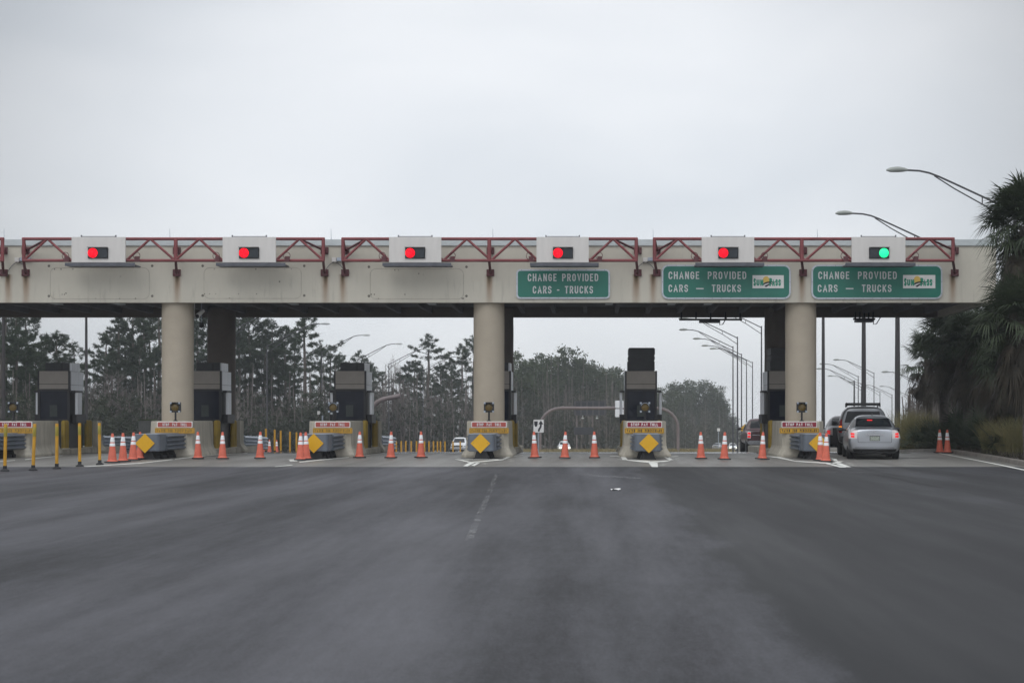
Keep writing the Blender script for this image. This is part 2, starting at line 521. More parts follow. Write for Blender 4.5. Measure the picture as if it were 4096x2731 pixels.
# ================================================================== GROUND AND ROADS
def strip(x0, x1, ys, dz, nx=1, edge=None):
    mb = MB()
    vs, fs = [], []
    for j, Y in enumerate(ys):
        for i in range(nx + 1):
            xa = x0(Y) if callable(x0) else x0
            xb = x1(Y) if callable(x1) else x1
            vs.append((xa + (xb - xa) * i / nx, Y, gz(Y) + dz))
    for j in range(len(ys) - 1):
        for i in range(nx):
            a = j * (nx + 1) + i
            fs.append((a, a + 1, a + nx + 2, a + nx + 1))
    return mb.add(vs, fs)
YS = [-55, 0, 30, 45, 57.3, 58, 59, 60, 62, 64, 66, 70, 75, 82, 90, 100, 110, 120, 145, 172, 196, 240, 300, 360, 420, 600, 800, 1400]
structure('ground', strip(-640, 640, YS, -.05), M['soil'], fix=False)
def kerb_x(Y):
    pts = [(-40, 9.0), (30, 11.3), (42.6, 12.95), (50, 13.8), (57, 14.45), (75, 15.0), (120, 15.5), (400, 16)]
    for (a, xa), (b, xb) in zip(pts, pts[1:]):
        if Y <= b:
            return xa + (xb - xa) * (Y - a) / (b - a)
    return 16
SEAM = 41.6
rng = random.Random(5)
seam_x = [-70 + i * .5 for i in range(400) if -70 + i * .5 < 13]
mb = MB()                                        # foreground asphalt with a slightly ragged far edge
edge_pts = [(x, SEAM + rng.uniform(-.05, .05)) for x in seam_x]
mb.add([(x, -30, .012) for x, y in edge_pts] + [(x, y, .012) for x, y in edge_pts],
       [(i, i + 1, len(edge_pts) + i + 1, len(edge_pts) + i) for i in range(len(edge_pts) - 1)])
structure('road', mb, M['asphalt'], fix=False)
structure('concrete_apron', strip(-70, kerb_x, [38.5, 45, 50, 57.3, 58, 59, 60, 62], .004, 1), M['apron'], fix=False)
structure('far_road', strip(lambda Y: -34 + .02 * (Y - 62), lambda Y: kerb_x(Y), [62, 64, 66, 70, 75, 82, 90, 100, 110, 120, 145, 172, 196, 240, 300, 360], .004, 1), M['wet_road'], fix=False)
M['wet'] = material('wet_concrete', (.06, .058, .054), .13, var=.3, scale=.5, stretch=(.3, 1, 1), rvar=.07)
structure('wet_patch', strip(lambda Y: -36, lambda Y: kerb_x(Y) - 1.6, [56.4, 57.3, 58, 59, 60, 62], .012, 1), M['wet'], fix=False)
mb = MB()                                        # kerb on the right
KY = [-30, 0, 20, 30, 36, 42, 46, 50, 54, 57.3, 60, 66, 75, 90, 120, 160]
prof = [(0, 0), (.03, .13), (.05, .15), (.19, .15), (.19, -.1), (0, -.1)]
vs = [(kerb_x(Y) + a, Y, gz(Y) + b) for Y in KY for a, b in prof]
n = len(prof)
mb.add(vs, [(j * n + i, j * n + (i + 1) % n, (j + 1) * n + (i + 1) % n, (j + 1) * n + i) for j in range(len(KY) - 1) for i in range(n)])
structure('kerb', mb, M['kerb'])
structure('verge', strip(lambda Y: kerb_x(Y) + .18, 80, KY, .12, 8), M['mulch'], fix=False)
mb = MB()                                        # painted lines, 4 mm over the apron
def line_on_ground(mb, pts, w, z=.016):
    P = [Vector(p) for p in pts]
    for a, b in zip(P, P[1:]):
        d = (b - a).normalized()
        nn = Vector((-d.y, d.x)) * w / 2
        mb.add([(*(a + nn), z), (*(b + nn), z), (*(b - nn), z), (*(a - nn), z)], [(0, 1, 2, 3)])
def pix_poly(mb, pts, z=.016):
    P = [gp(*p) for p in pts]
    mb.add([(x, y, z) for x, y in P], [tuple(range(len(P)))])
edge = [(11.2, 33), (11.95, 39), (12.6, 44.5), (13.3, 51), (13.85, 56.5)]
line_on_ground(mb, edge, .13)
# nose markings: outlines read off the pavement round each island
for pts in (
    # island with the tall booth
    [(2440, 1823), (2490, 1825.5), (2490, 1828), (2440, 1825)], [(2482, 1826), (2500, 1826), (2512, 1841), (2490, 1841)],
    [(2500, 1840), (2600, 1844), (2605, 1851), (2592, 1852), (2510, 1843)], [(2605, 1851), (2600, 1846), (2672, 1843), (2690, 1839), (2694, 1842), (2660, 1848)],
    [(2656, 1829), (2674, 1828), (2694, 1841), (2678, 1843)], [(2660, 1829), (2712, 1824), (2714, 1826), (2670, 1831)],
    [(2593, 1851), (2630, 1851.5), (2632, 1869), (2607, 1868.5)],
    # middle island
    [(1818, 1837.5), (1845, 1839), (1885, 1849), (1872, 1850)], [(1845, 1838.4), (1990, 1837.2), (2010, 1838.6), (1868, 1840.5)],
    [(1885, 1848), (2000, 1838), (2020, 1836.5), (2012, 1841), (1900, 1851)], [(2008, 1838), (2030, 1826), (2050, 1825), (2022, 1837.5)],
    [(2046, 1825), (2092, 1821), (2093, 1823), (2048, 1827)], [(1880, 1849), (1902, 1850), (1870, 1866.5), (1852, 1865.5)], [(1905, 1852), (1922, 1851), (1898, 1865), (1884, 1863)],
    # left islands
    [(1195, 1847.5), (1300, 1837), (1396, 1829), (1396, 1831.5), (1300, 1840.5), (1200, 1851)],
    [(1156, 1840), (1185, 1836), (1190, 1846), (1160, 1847)], [(1098, 1867), (1165, 1860), (1172, 1862), (1100, 1868.3)],
    [(1400, 1826), (1470, 1821), (1540, 1812), (1540, 1813.2), (1470, 1823)],
    [(330, 1867), (560, 1852), (690, 1838), (690, 1840), (560, 1855), (350, 1868)], [(700, 1836), (860, 1819), (990, 1812.5), (990, 1813.6), (860, 1821), (700, 1838)],
    [(0, 1846), (60, 1841.5), (60, 1843), (0, 1848)], [(100, 1838), (250, 1822), (250, 1823.3), (100, 1840)],
    # right island
    [(3068, 1824.5), (3120, 1828), (3180, 1844), (3180, 1846.5), (3110, 1833), (3066, 1826)], [(3178, 1844), (3310, 1851), (3340, 1856), (3385, 1871), (3360, 1870.5), (3300, 1855), (3178, 1847)],
    [(3318, 1856), (3352, 1846), (3375, 1846), (3342, 1858)], [(3320, 1832), (3345, 1836), (3352, 1846), (3340, 1846)],
    [(3330, 1856), (3362, 1853), (3405, 1869.5), (3380, 1869.5)],
):
    pix_poly(mb, pts)
for bx, by, k in ((2470, 1831, 4), (2692, 1831, 4), (2030, 1838, 4), (1820, 1831, 3), (1150, 1838, 3), (2640, 1857, 3), (1925, 1853, 3), (3385, 1853, 3), (3400, 1862, 2)):
    for i in range(k):
        x, y = gp(bx + (i % 2) * 9, by + i * 3.2)
        mb.add([(x, y, .02), (x + .14, y, .02), (x + .14, y + .14, .02), (x, y + .14, .02)], [(0, 1, 2, 3)])
structure('road_markings', mb, M['paint'], fix=False)
mb = MB()
line_on_ground(mb, [(-2.35, 36.0), (-1.95, 27.5)], .11, .02)
line_on_ground(mb, [(-1.9, 26.5), (-1.45, 17)], .10, .02)
line_on_ground(mb, [(-.3, 36.5), (1.2, 33.6)], .5, .019)
line_on_ground(mb, [(5.2, 38.2), (8.6, 36.8)], .35, .019)
line_on_ground(mb, [(-10.2, 41), (-5.6, 40.5)], .3, .019)
structure('worn_lane_line', mb, M['worn'], fix=False)
mb = MB()
for pts, w in (([(3488, 1899), (3570, 1912), (3640, 1930), (3765, 1953)], .035), ([(2643, 1879.5), (2666, 1880), (2690, 1881)], .16), ([(3560, 1831), (3640, 1833), (3712, 1832)], .3)):
    line_on_ground(mb, [gp(*p) for p in pts], w, .018)
structure('tar_seal', mb, M['rubber'], fix=False)

# ================================================================== TOLL CANOPY
YF, YB = 52.3, 60.4                               # front and back faces
Z0, Z1 = pz(1210, YF), pz(980, YF)
ZT = pz(958, YF)
XL, XR = -31.0, px(3985, YF)
def fascia_material():
    m = material('fascia_paint', (.515, .488, .42), .85, var=.09, scale=.55, stretch=(1, 1, .6), bump=.08)
    t = m.node_tree
    b = t.nodes['Principled BSDF']
    src = b.inputs['Base Color'].links[0].from_socket
    co = N(t, 'ShaderNodeTexCoord')
    sp = N(t, 'ShaderNodeSeparateXYZ')
    t.links.new(co.outputs['Object'], sp.inputs[0])
    no = N(t, 'ShaderNodeTexNoise')
    setin(no, Scale=3.0, Detail=6.0, Roughness=.7)
    mpn = N(t, 'ShaderNodeMapping')
    mpn.inputs['Scale'].default_value = (2.2, 1, .25)
    t.links.new(co.outputs['Object'], mpn.inputs[0])
    t.links.new(mpn.outputs[0], no.inputs['Vector'])
    def spread(xs, w, zt, zb, k):
        acc = None
        for x in xs:
            d = math_node(t, 'ABSOLUTE', math_node(t, 'SUBTRACT', sp.outputs[0], px(x, YF)))
            d = math_node(t, 'ADD', d, math_node(t, 'MULTIPLY', math_node(t, 'SUBTRACT', no.outputs['Fac'], .5), w * .9))
            s_ = maprange(t, d, 0, w, k, 0)
            acc = s_ if acc is None else math_node(t, 'ADD', acc, s_, True)
        fade = maprange(t, sp.outputs[2], zb, zt, .35, 1, False)
        cut = maprange(t, sp.outputs[2], zt, zt + .05, 1, 0)
        return math_node(t, 'MULTIPLY', math_node(t, 'MULTIPLY', acc, fade), cut)
    xs = [32, 104, 708, 1302, 1371, 1957, 2545, 2612, 3207, 3810]
    for fac, colr in ((spread(xs, .20, pz(1100, YF), pz(1215, YF), .9), (.21, .105, .045, 1)), (spread(xs, .11, pz(1100, YF), pz(1150, YF) - .25, .9), (.045, .038, .012, 1))):
        if colr[0] < .1:
            fac = math_node(t, 'MULTIPLY', fac, maprange(t, sp.outputs[2], pz(1165, YF), pz(1105, YF), 0, 1))
        mxx = N(t, 'ShaderNodeMixRGB')
        t.links.new(fac, mxx.inputs[0])
        t.links.new(src, mxx.inputs[1])
        mxx.inputs[2].default_value = colr
        src = mxx.outputs[0]
    dirt = math_node(t, 'MULTIPLY', maprange(t, no.outputs['Fac'], .52, .8, 0, .5), maprange(t, sp.outputs[2], Z0, Z0 + 1.5, 1, .25))
    mxx = N(t, 'ShaderNodeMixRGB')
    t.links.new(dirt, mxx.inputs[0])
    t.links.new(src, mxx.inputs[1])
    mxx.inputs[2].default_value = (.2, .19, .16, 1)
    t.links.new(mxx.outputs[0], b.inputs['Base Color'])
    return m
M['fascia'] = fascia_material()
cn = Thing('toll_canopy', 'long cream concrete canopy spanning the toll lanes on round columns', 'canopy')
cn.part('fascia', MB().box(XL, XR, YF, YF + .3, Z0, Z1), 'fascia')
mb = MB()
mb.box(XL - .02, XR + .02, YF - .035, YF + .34, Z1 + .001, ZT)
mb.box(XL - .02, XR + .02, YF - .05, YF - .034, Z1 - .03, Z1 + .04)
cn.part('coping', mb, 'coping')
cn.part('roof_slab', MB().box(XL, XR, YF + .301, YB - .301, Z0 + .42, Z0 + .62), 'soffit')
mb = MB()
xj = XL + .6
while xj < XR - .3:
    mb.box(xj, xj + .16, YF + .302, YB - .302, Z0 + .16, Z0 + .419)
    xj += 1.31
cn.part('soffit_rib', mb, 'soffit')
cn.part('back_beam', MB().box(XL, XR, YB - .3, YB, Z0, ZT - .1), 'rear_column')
cn.part('end_wall', MB().box(XR - .25, XR - .002, YF + .302, YB - .302, Z0 - .002, ZT - .1), 'fascia')
for xc in (-26.95, px(711, 53), px(1956, 53), px(3203, 53)):
    for yc in (53.0, 59.3):
        r = .575
        pr = [(r, -.3)] + [(r + .004 * math.sin(k * 2.1), k * .5) for k in range(1, 12)] + [(r, Z0 + .3)]
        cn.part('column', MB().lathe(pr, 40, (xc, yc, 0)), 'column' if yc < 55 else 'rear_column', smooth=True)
M['mark'] = material('sign_outline', (.455, .42, .35), .9, scale=3.5, color2=(.23, .22, .19))
M['anchor'] = material('anchor_hole', (.15, .14, .12), .9, var=.3)
for (xa, xb, ya, yb) in ((200, 598, 1070, 1197), (815, 1206, 1070, 1195), (1480, 1855, 1074, 1197)):
    a, b, c, d = px(xa, YF), px(xb, YF), pz(yb, YF), pz(ya, YF)
    mb = MB()
    P = rrect(a, b, c, d, .22, 5)
    Q = rrect(a + .018, b - .018, c + .018, d - .018, .2, 5)
    n = len(P)
    rr = random.Random(int(xa))
    mb.add([(p[0], YF - .003, p[1]) for p in P + Q], [(q, (q + 1) % n, n + (q + 1) % n, n + q) for q in range(n)])
    for q in range(11):
        x, z = rr.uniform(a, b), rr.choice([c + .03, c + .18, d - .06, rr.uniform(c, d)])
        s_ = rr.uniform(.012, .03)
        cn.part('bolt', MB().lathe([(s_, 0), (s_ * .6, .006)], 7, (x, YF - .001, z), 'y'), 'anchor')
    for x in (a - .04, b + .1):
        for z in (c + .12, d + .06):
            cn.part('bolt', MB().lathe([(.05, 0), (.03, .008)], 9, (x, YF - .001, z), 'y'), 'anchor')
    cn.part('sign_outline', mb, 'mark', fix=False)
mb = MB()
for xg in (-24.4, -20.6, -18.2, -11.5, -6.2, .6, 3.0, 4.4, 10.3, 12.4):
    mb.box(xg, xg + .28, 53.6, 54.9, Z0 + .11, Z0 + .158)
cn.part('soffit_light', mb, 'coping')

# lightning rods along the roof edge
for i, xr in enumerate((17, 680, 1325, 1972, 2613, 3270, 3957)):
    d = YF + .2
    t = Thing('lightning_rod', '%s lightning rod on the canopy roof, counted from the yellow post side' % ORD[i], 'rod', (px(xr, d), d, ZT), group='lightning rods on the canopy')
    t.part('rod', MB().tube([(px(xr, d), d, ZT), (px(xr, d) - .01, d, ZT + .42)], [.011, .006], 6), 'galv')
    t.part('rod_base', MB().lathe([(.035, ZT), (.03, ZT + .03), (.014, ZT + .05)], 8, (px(xr, d), d, 0)), 'galv')

# ------------------------------------------------------------------ maroon trusses
YT = 51.55
zt, zb_ = pz(955.5, YT), pz(1042, YT)
zpu, zpl = pz(1003, YF - .03), pz(1091, YF - .03)
XT = lambda p: px(p, YT)
def truss(posts, nodes, label):
    t = Thing('truss_frame', label, 'truss', (XT(posts[1]), YF, zb_), group='maroon truss frames along the canopy')
    r = .056
    xa, xb = XT(posts[0]), XT(posts[2])
    t.part('top_chord', MB().tube([(xa - r * .9, YT, zt), (xb + r * .9, YT, zt)], r, 12), 'maroon', smooth=True)
    t.part('bottom_chord', MB().tube([(xa, YT, zb_), (xb, YT, zb_)], r, 12), 'maroon', smooth=True)
    low, high = nodes
    for k in range(len(high)):
        for q in (low[k], low[k + 1]):
            t.part('diagonal', MB().tube([(XT(q), YT, zb_), (XT(high[k]), YT, zt)], r * .82, 10), 'maroon', smooth=True)
    for k, p in enumerate(posts):
        x = XT(p)
        s = 1 if k == 0 else (-1 if k == 2 else .6)
        xp = px(p + (9 if k == 0 else 6 if k == 2 else 5), YF)
        t.part('post', MB().tube([(x, YT, zb_ - .02), (x, YT, zt + .02)], r * 1.15 if k != 1 else r * 1.3, 10), 'maroon', smooth=True)
        mb = MB().tube([(x, YT, zt), (xp, YF - .06, zpu)], r * .9, 10)
        mb.tube([(x, YT, zb_ + .05), (xp, YF - .06, zpu - .03)], r * .7, 10)
        mb.tube([(x, YT, zb_ - .02), (xp, YF - .06, zpl)], r * .9, 10)
        if k != 1:
            hi = high[0] if k == 0 else high[-1]
            mb.tube([(XT(hi), YT, zt), (xp, YF - .06, zpu)], r * .75, 10)
        t.part('strut', mb, 'maroon_dark', smooth=True)
        for z, hh in ((zpu, .125), (zpl, .125)):
            pl = t.part('mounting_plate', MB().box(xp - .14, xp + .14, YF - .075, YF - .002, z - hh, z + hh), 'maroon_dark', bevel=.008)
            bm_ = MB()
            for sx in (-1, 1):
                for sz in (-1, 1):
                    bm_.lathe([(.018, 0), (.018, .02), (.01, .026)], 6, (xp + sx * .105, YF - .075, z + sz * .09), 'y')
            t.part('bolt', bm_, 'maroon_dark', parent=pl)
    return t
D0 = [95, 285, 505, 700, 890, 1103, 1293]
H0 = [190, 394, 601, 798, 997, 1198]
def shifted(L, a, s): return [a + (q - 95) * s for q in L]
s3 = (2545 - 1372) / 1198.0
s4 = (3812 - 2618) / 1198.0
truss([-1103, -495, 10], ([-1103 + (q - 95) * .929 for q in D0], [-1103 + (q - 95) * .929 for q in H0]), 'maroon pipe truss cut off by the picture edge, only its end post in view')
truss([95, 703, 1293], (D0, H0), 'maroon pipe truss above the two blank faded sign outlines')
truss([1372, 1957, 2545], (shifted(D0, 1372, s3), shifted(H0, 1372, s3)), 'maroon pipe truss above the small green sign without a logo')
truss([2618, 3207, 3812], (shifted(D0, 2618, s4), shifted(H0, 2618, s4)), 'maroon pipe truss above the two wide green signs with logos')

# ------------------------------------------------------------------ lane signal panels
YP = 51.38
def signal(xa, xb, xl, green, label):
    x0, x1, z0, z1 = px(xa, YP), px(xb, YP), pz(1050, YP), pz(948, YP)
    t = Thing('lane_signal_panel', label, 'signal', ((x0 + x1) / 2, YP, z0), group='lane signal panels on the trusses')
    t.part('panel', MB().box(x0, x1, YP, YP + .07, z0, z1), 'white_panel', bevel=.006)
    h0, h1, g0, g1 = px(xl - 20, YP), px(xl + 60, YP), pz(1034, YP), pz(991, YP)
    hz = t.part('signal_housing', MB().box(h0, h1, YP - .05, YP - .001, g0, g1), 'black', bevel=.008)
    rad = .172
    for k, xc in enumerate((xl, xl + 38.5)):
        lit = (k == 1) if green else (k == 0)
        c = (px(xc, YP), YP - .051, pz(1012.5, YP))
        if lit:
            t.part('lens', MB().lathe([(rad, -.01), (rad, .02), (rad * .8, .04), (rad * .4, .052), (.01, .056)], 24, c, 'y'), 'green_on' if green else 'red_on', parent=hz, smooth=True)
        else:
            t.part('lens', MB().box(c[0] - .17, c[0] + .17, YP - .062, YP - .0505, c[2] - .17, c[2] + .17), 'lens_off', parent=hz, bevel=.006)
    t.part('visor', MB().box(h0 - .01, h1 + .01, YP - .13, YP - .0512, g1 + .002, g1 + .014), 'black', parent=hz)
    mb = MB().box(px(xa - 26, YP), px(xb + 40, YP), YP - .02, YP + .62, z0 - .115, z0 - .075)
    mb.box(px(xa - 26, YP), px(xb + 40, YP), YP - .024, YP - .0201, z0 - .13, z0 - .012)
    t.part('service_tray', mb, 'galv_dark')
    mb = MB()
    for q in (.18, .82):
        xx = x0 + (x1 - x0) * q
        mb.box(xx - .02, xx + .02, YP + .01, YP + .05, z1, z1 + .07)
    mb.tube([(x0 + (x1 - x0) * .18, YP + .03, z1 + .02), (x0 + (x1 - x0) * .82, YP + .03, z1 + .02)], .012, 6)
    t.part('lifting_lug', mb, 'galv_dark')
    for xx, sd in ((px(xa - 26, YP), -1), (px(xb + 40, YP), 1)):
        cb = MB().tube([(xx, YT - .07, zb_ + .02)] + [(xx + sd * .02 - .12 * math.sin(R(a)), YT - .07, zb_ + .16 + .13 * math.sin(R(a - 90))) for a in range(20, 330, 25)], .012, 6)
        cb.box(xx - .05, xx + .12, YT - .11, YT - .058, zb_ - .06, zb_ + .14)
        t.part('cable_clamp', cb, 'maroon_dark')
    return t
signal(286, 501, 373, False, 'white lane panel with lit red light, above the blank outline nearest the yellow posts')
signal(890, 1103, 977, False, 'white lane panel with lit red light, beside the pillar with the security camera')
signal(1556, 1765, 1641, False, 'white lane panel with lit red light, above the blank outline next to the middle pillar')
signal(2146, 2355, 2232, False, 'white lane panel with lit red light above the small green sign')
signal(2807, 3017, 2893, False, 'white lane panel with lit red light above a wide green logo sign')
signal(3407, 3622, 3496, True, 'white lane panel with lit green light above the last green sign')

# ------------------------------------------------------------------ junction boxes and cables between trusses
for xa, lab in ((60, 'beyond the blank sign outlines'), (1328, 'in the gap nearest the booth with the curved pipe'), (2572, 'in the gap beside the small green sign')):
    d = YF - .1
    t = Thing('junction_box', 'small pale box on the fascia, ' + lab, 'electrical box', (px(xa, d), YF, pz(1047, d)), group='junction boxes on the fascia')
    t.part('box', MB().box(px(xa, d), px(xa + 18, d), d - .06, YF - .001, pz(1048, d), pz(1031, d)), 'white_panel', bevel=.008)
    t.part('grey_cover', MB().box(px(xa + 19, d), px(xa + 62, d), d - .02, YF - .001, pz(1044, d), pz(1030, d)), 'galv', bevel=.006)
    for sd in (-1, 1):
        x0 = px(xa + 10, d)
        t.part('cable', MB().tube([(x0 + sd * .03, YF - .05, pz(1048, d))] + [(x0 + sd * (.03 + .33 * math.sin(R(a))), YF - .05, pz(1086, d) + .30 * math.cos(R(a)) ** 2 + .02) for a in range(20, 91, 14)], .011, 6), 'galv_dark')

# ------------------------------------------------------------------ green signs
def green_sign(xa, xb, ya, yb, rad, lines, logo, label):
    yb_, yf_ = YF - .045, YF - .062
    x0, x1, z0, z1 = px(xa, yf_), px(xb, yf_), pz(yb, yf_), pz(ya, yf_)
    t = Thing('overhead_sign', label, 'sign', ((x0 + x1) / 2, YF, z0), group='green overhead signs')
    t.part('border', MB().extrude_y(rrect(x0, x1, z0, z1, rad + .05), yf_ + .002, YF - .012), 'sign_grey')
    e = .058
    t.part('panel', MB().extrude_y(rrect(x0 + e, x1 - e, z0 + e, z1 - e, rad), yf_ - .004, yf_ + .0015), 'sign_green')
    for s, a, b, c, d in lines:
        for q in range(len(s.split())):
            lt = MB()
            text(lt, s, px(a, yf_), px(b, yf_), pz(d, yf_), pz(c, yf_), yf_ - .0085, sw=.155, lw=.52, gap=.2, dash=.34 if logo is None else 1.05, space=.8 if logo is None else 1.15, only=q)
            t.part('lettering', lt, 'letter_grey', fix=False)
    mb = MB()
    nx_ = int((x1 - x0) / .33)
    for i in range(nx_):
        for z in (z0 + .028, z1 - .028):
            mb.lathe([(.012, 0), (.010, .008)], 6, (x0 + .2 + (x1 - x0 - .4) * i / (nx_ - 1), yf_ + .002, z), 'y')
    for z in np.linspace(z0 + .2, z1 - .2, 3):
        for x in (x0 + .028, x1 - .028):
            mb.lathe([(.012, 0), (.010, .008)], 6, (x, yf_ + .002, z), 'y')
    t.part('bolt', mb, 'galv_dark')
    if logo:
        a, b, c, d = logo
        lx0, lx1, lz0, lz1 = px(a, yf_), px(b, yf_), pz(d, yf_), pz(c, yf_)
        y = yf_ - .012
        pn = t.part('logo_panel', MB().box(lx0, lx1, y, yf_ - .0042, lz0, lz1), 'white')
        w, h = lx1 - lx0, lz1 - lz0
        U = lambda u, v_: (lx0 + u * w, lz0 + v_ * h)
        s_ = MB()
        P = [U(.435 + .105 * math.cos(R(q)), .62 + .30 * math.sin(R(q))) for q in range(-40, 221, 13)]
        s_.add([(p[0], y - .003, p[1]) for p in P], [tuple(range(len(P)))])
        t.part('sun', s_, 'yellow_sun', parent=pn, fix=False)
        r_ = MB()
        top = [U(u, v_) for u, v_ in ((.31, .32), (.38, .42), (.46, .50), (.56, .52), (.66, .50), (.80, .49), (.97, .46))]
        bot = [U(u, v_) for u, v_ in ((.345, .24), (.41, .33), (.49, .40), (.57, .42), (.66, .42), (.80, .455), (.97, .455))]
        m = len(top)
        r_.add([(p[0], y - .005, p[1]) for p in top + bot], [(i, i + 1, m + i + 1, m + i) for i in range(m - 1)])
        P = [U(u, v_) for u, v_ in ((.38, .17), (.43, .08), (.55, .27), (.68, .36), (.60, .37), (.50, .33))]
        r_.add([(p[0], y - .0055, p[1]) for p in P], [tuple(range(6))])
        t.part('road_mark', r_, 'logo_dark', parent=pn, fix=False)
        l_ = MB()
        zA, zB = lz0 + .17 * h, lz0 + .66 * h
        text(l_, 'S', *[U(.03, 0)[0], U(.105, 0)[0]], zA, lz0 + .76 * h, y - .008, sw=.17)
        text(l_, 'UN', U(.125, 0)[0], U(.345, 0)[0], zA + .02 * h, zB, y - .008, sw=.21, gap=.12)
        text(l_, 'P', U(.535, 0)[0], U(.63, 0)[0], zA, lz0 + .78 * h, y - .008, sw=.20)
        text(l_, 'ASS', U(.625, 0)[0], U(.905, 0)[0], zA + .01 * h, zB + .03 * h, y - .008, sw=.19, gap=.10)
        t.part('logo_lettering', l_, 'logo_green', parent=pn, fix=False)
    return t
green_sign(2065, 2440, 1077, 1195, .1, [('CHANGE PROVIDED', 2111, 2393, 1095, 1125), ('CARS - TRUCKS', 2131, 2372, 1144, 1174)], None,
           'smallest green overhead sign reading change provided, without a logo')
green_sign(2647, 3163, 1059, 1196, .19, [('CHANGE PROVIDED', 2674, 2985, 1086.5, 1116.5), ('CARS - TRUCKS', 2674, 2964, 1138.5, 1168)], (3010, 3135, 1101, 1153),
           'wide green overhead sign with sun logo, under a red lane light')
green_sign(3246, 3770, 1059, 1196, .19, [('CHANGE PROVIDED', 3273, 3587, 1086.5, 1116.5), ('CARS - TRUCKS', 3271, 3566, 1138.5, 1168)], (3612, 3741, 1100, 1153),
           'wide green overhead sign with sun logo, under the green lane light')

# ------------------------------------------------------------------ things hanging under the canopy
t = Thing('security_camera', 'white tubular security camera on a drop pole beside a canopy pillar', 'camera', (px(777, 53.6), 53.6, Z0 + .16))
cx, cy = px(777, 53.6), 53.6
t.part('drop_pole', MB().tube([(cx, cy, Z0 + .42), (cx, cy, Z0 - .40), (cx + .05, cy, Z0 - .46)], .03, 10), 'white', smooth=True)
t.part('camera_body', MB().tube([(cx + .30, cy + .1, Z0 - .20), (cx + .20, cy - .28, Z0 - .42)], [.075, .085], 14), 'white', smooth=True)
t.part('lens', MB().tube([(cx + .202, cy - .275, Z0 - .416), (cx + .192, cy - .31, Z0 - .44)], .07, 14), 'black')
t.part('bracket', MB().tube([(cx + .05, cy, Z0 - .46), (cx + .2, cy - .02, Z0 - .34)], .02, 8), 'black')
t = Thing('dome_camera', 'black dome camera hanging low behind the white security camera', 'camera', (px(806, 56), 56, Z0))
cx, cy = px(806, 56), 56
t.part('drop_pole', MB().tube([(cx, cy, Z0 + .42), (cx, cy, pz(1290, cy))], .022, 8), 'galv')
t.part('dome', MB().lathe([(.02, .10), (.09, .09), (.10, 0), (.09, -.06), (.05, -.1), (.01, -.115)], 16, (cx, cy, pz(1300, cy))), 'black', smooth=True)
def sensor(xa, xb, ba, bb, hx, label, dz):
    y = 59.9
    t = Thing('toll_sensor_frame', label, 'sensor', (px((xa + xb) / 2, y), y, Z0 - .02), group='toll sensor frames under the canopy')
    zz = pz(1277 + dz, y)
    t.part('rail', MB().box(px(xa, y), px(xb, y), y - .06, y + .06, zz - .05, zz + .03), 'black')
    mb = MB()
    for q in np.linspace(xa + 8, xb - 8, 5):
        mb.box(px(q, y) - .03, px(q, y) + .03, y - .04, y + .04, zz + .03, Z0 + .2)
    t.part('hanger', mb, 'black')
    t.part('antenna_box', MB().box(px(ba, y), px(bb, y), y - .35, y + .2, pz(1291 + dz, y), zz - .052), 'galv_dark', bevel=.01)
    t.part('cable', MB().tube([(px(hx, y), y, zz), (px(hx, y), y, pz(1299 + dz, y)), (px(hx + 12, y), y, pz(1297 + dz, y)), (px(hx + 28, y), y, Z0 - .02)], .02, 6), 'black')
sensor(2717, 2968, 2797, 2878, 2879, 'dark toll sensor frame hanging under the canopy over the lane by the tall booth', 0)
sensor(3413, 3500, 3420, 3490, 3494, 'smaller dark toll sensor frame hanging over the lane with the silver cars', -2)

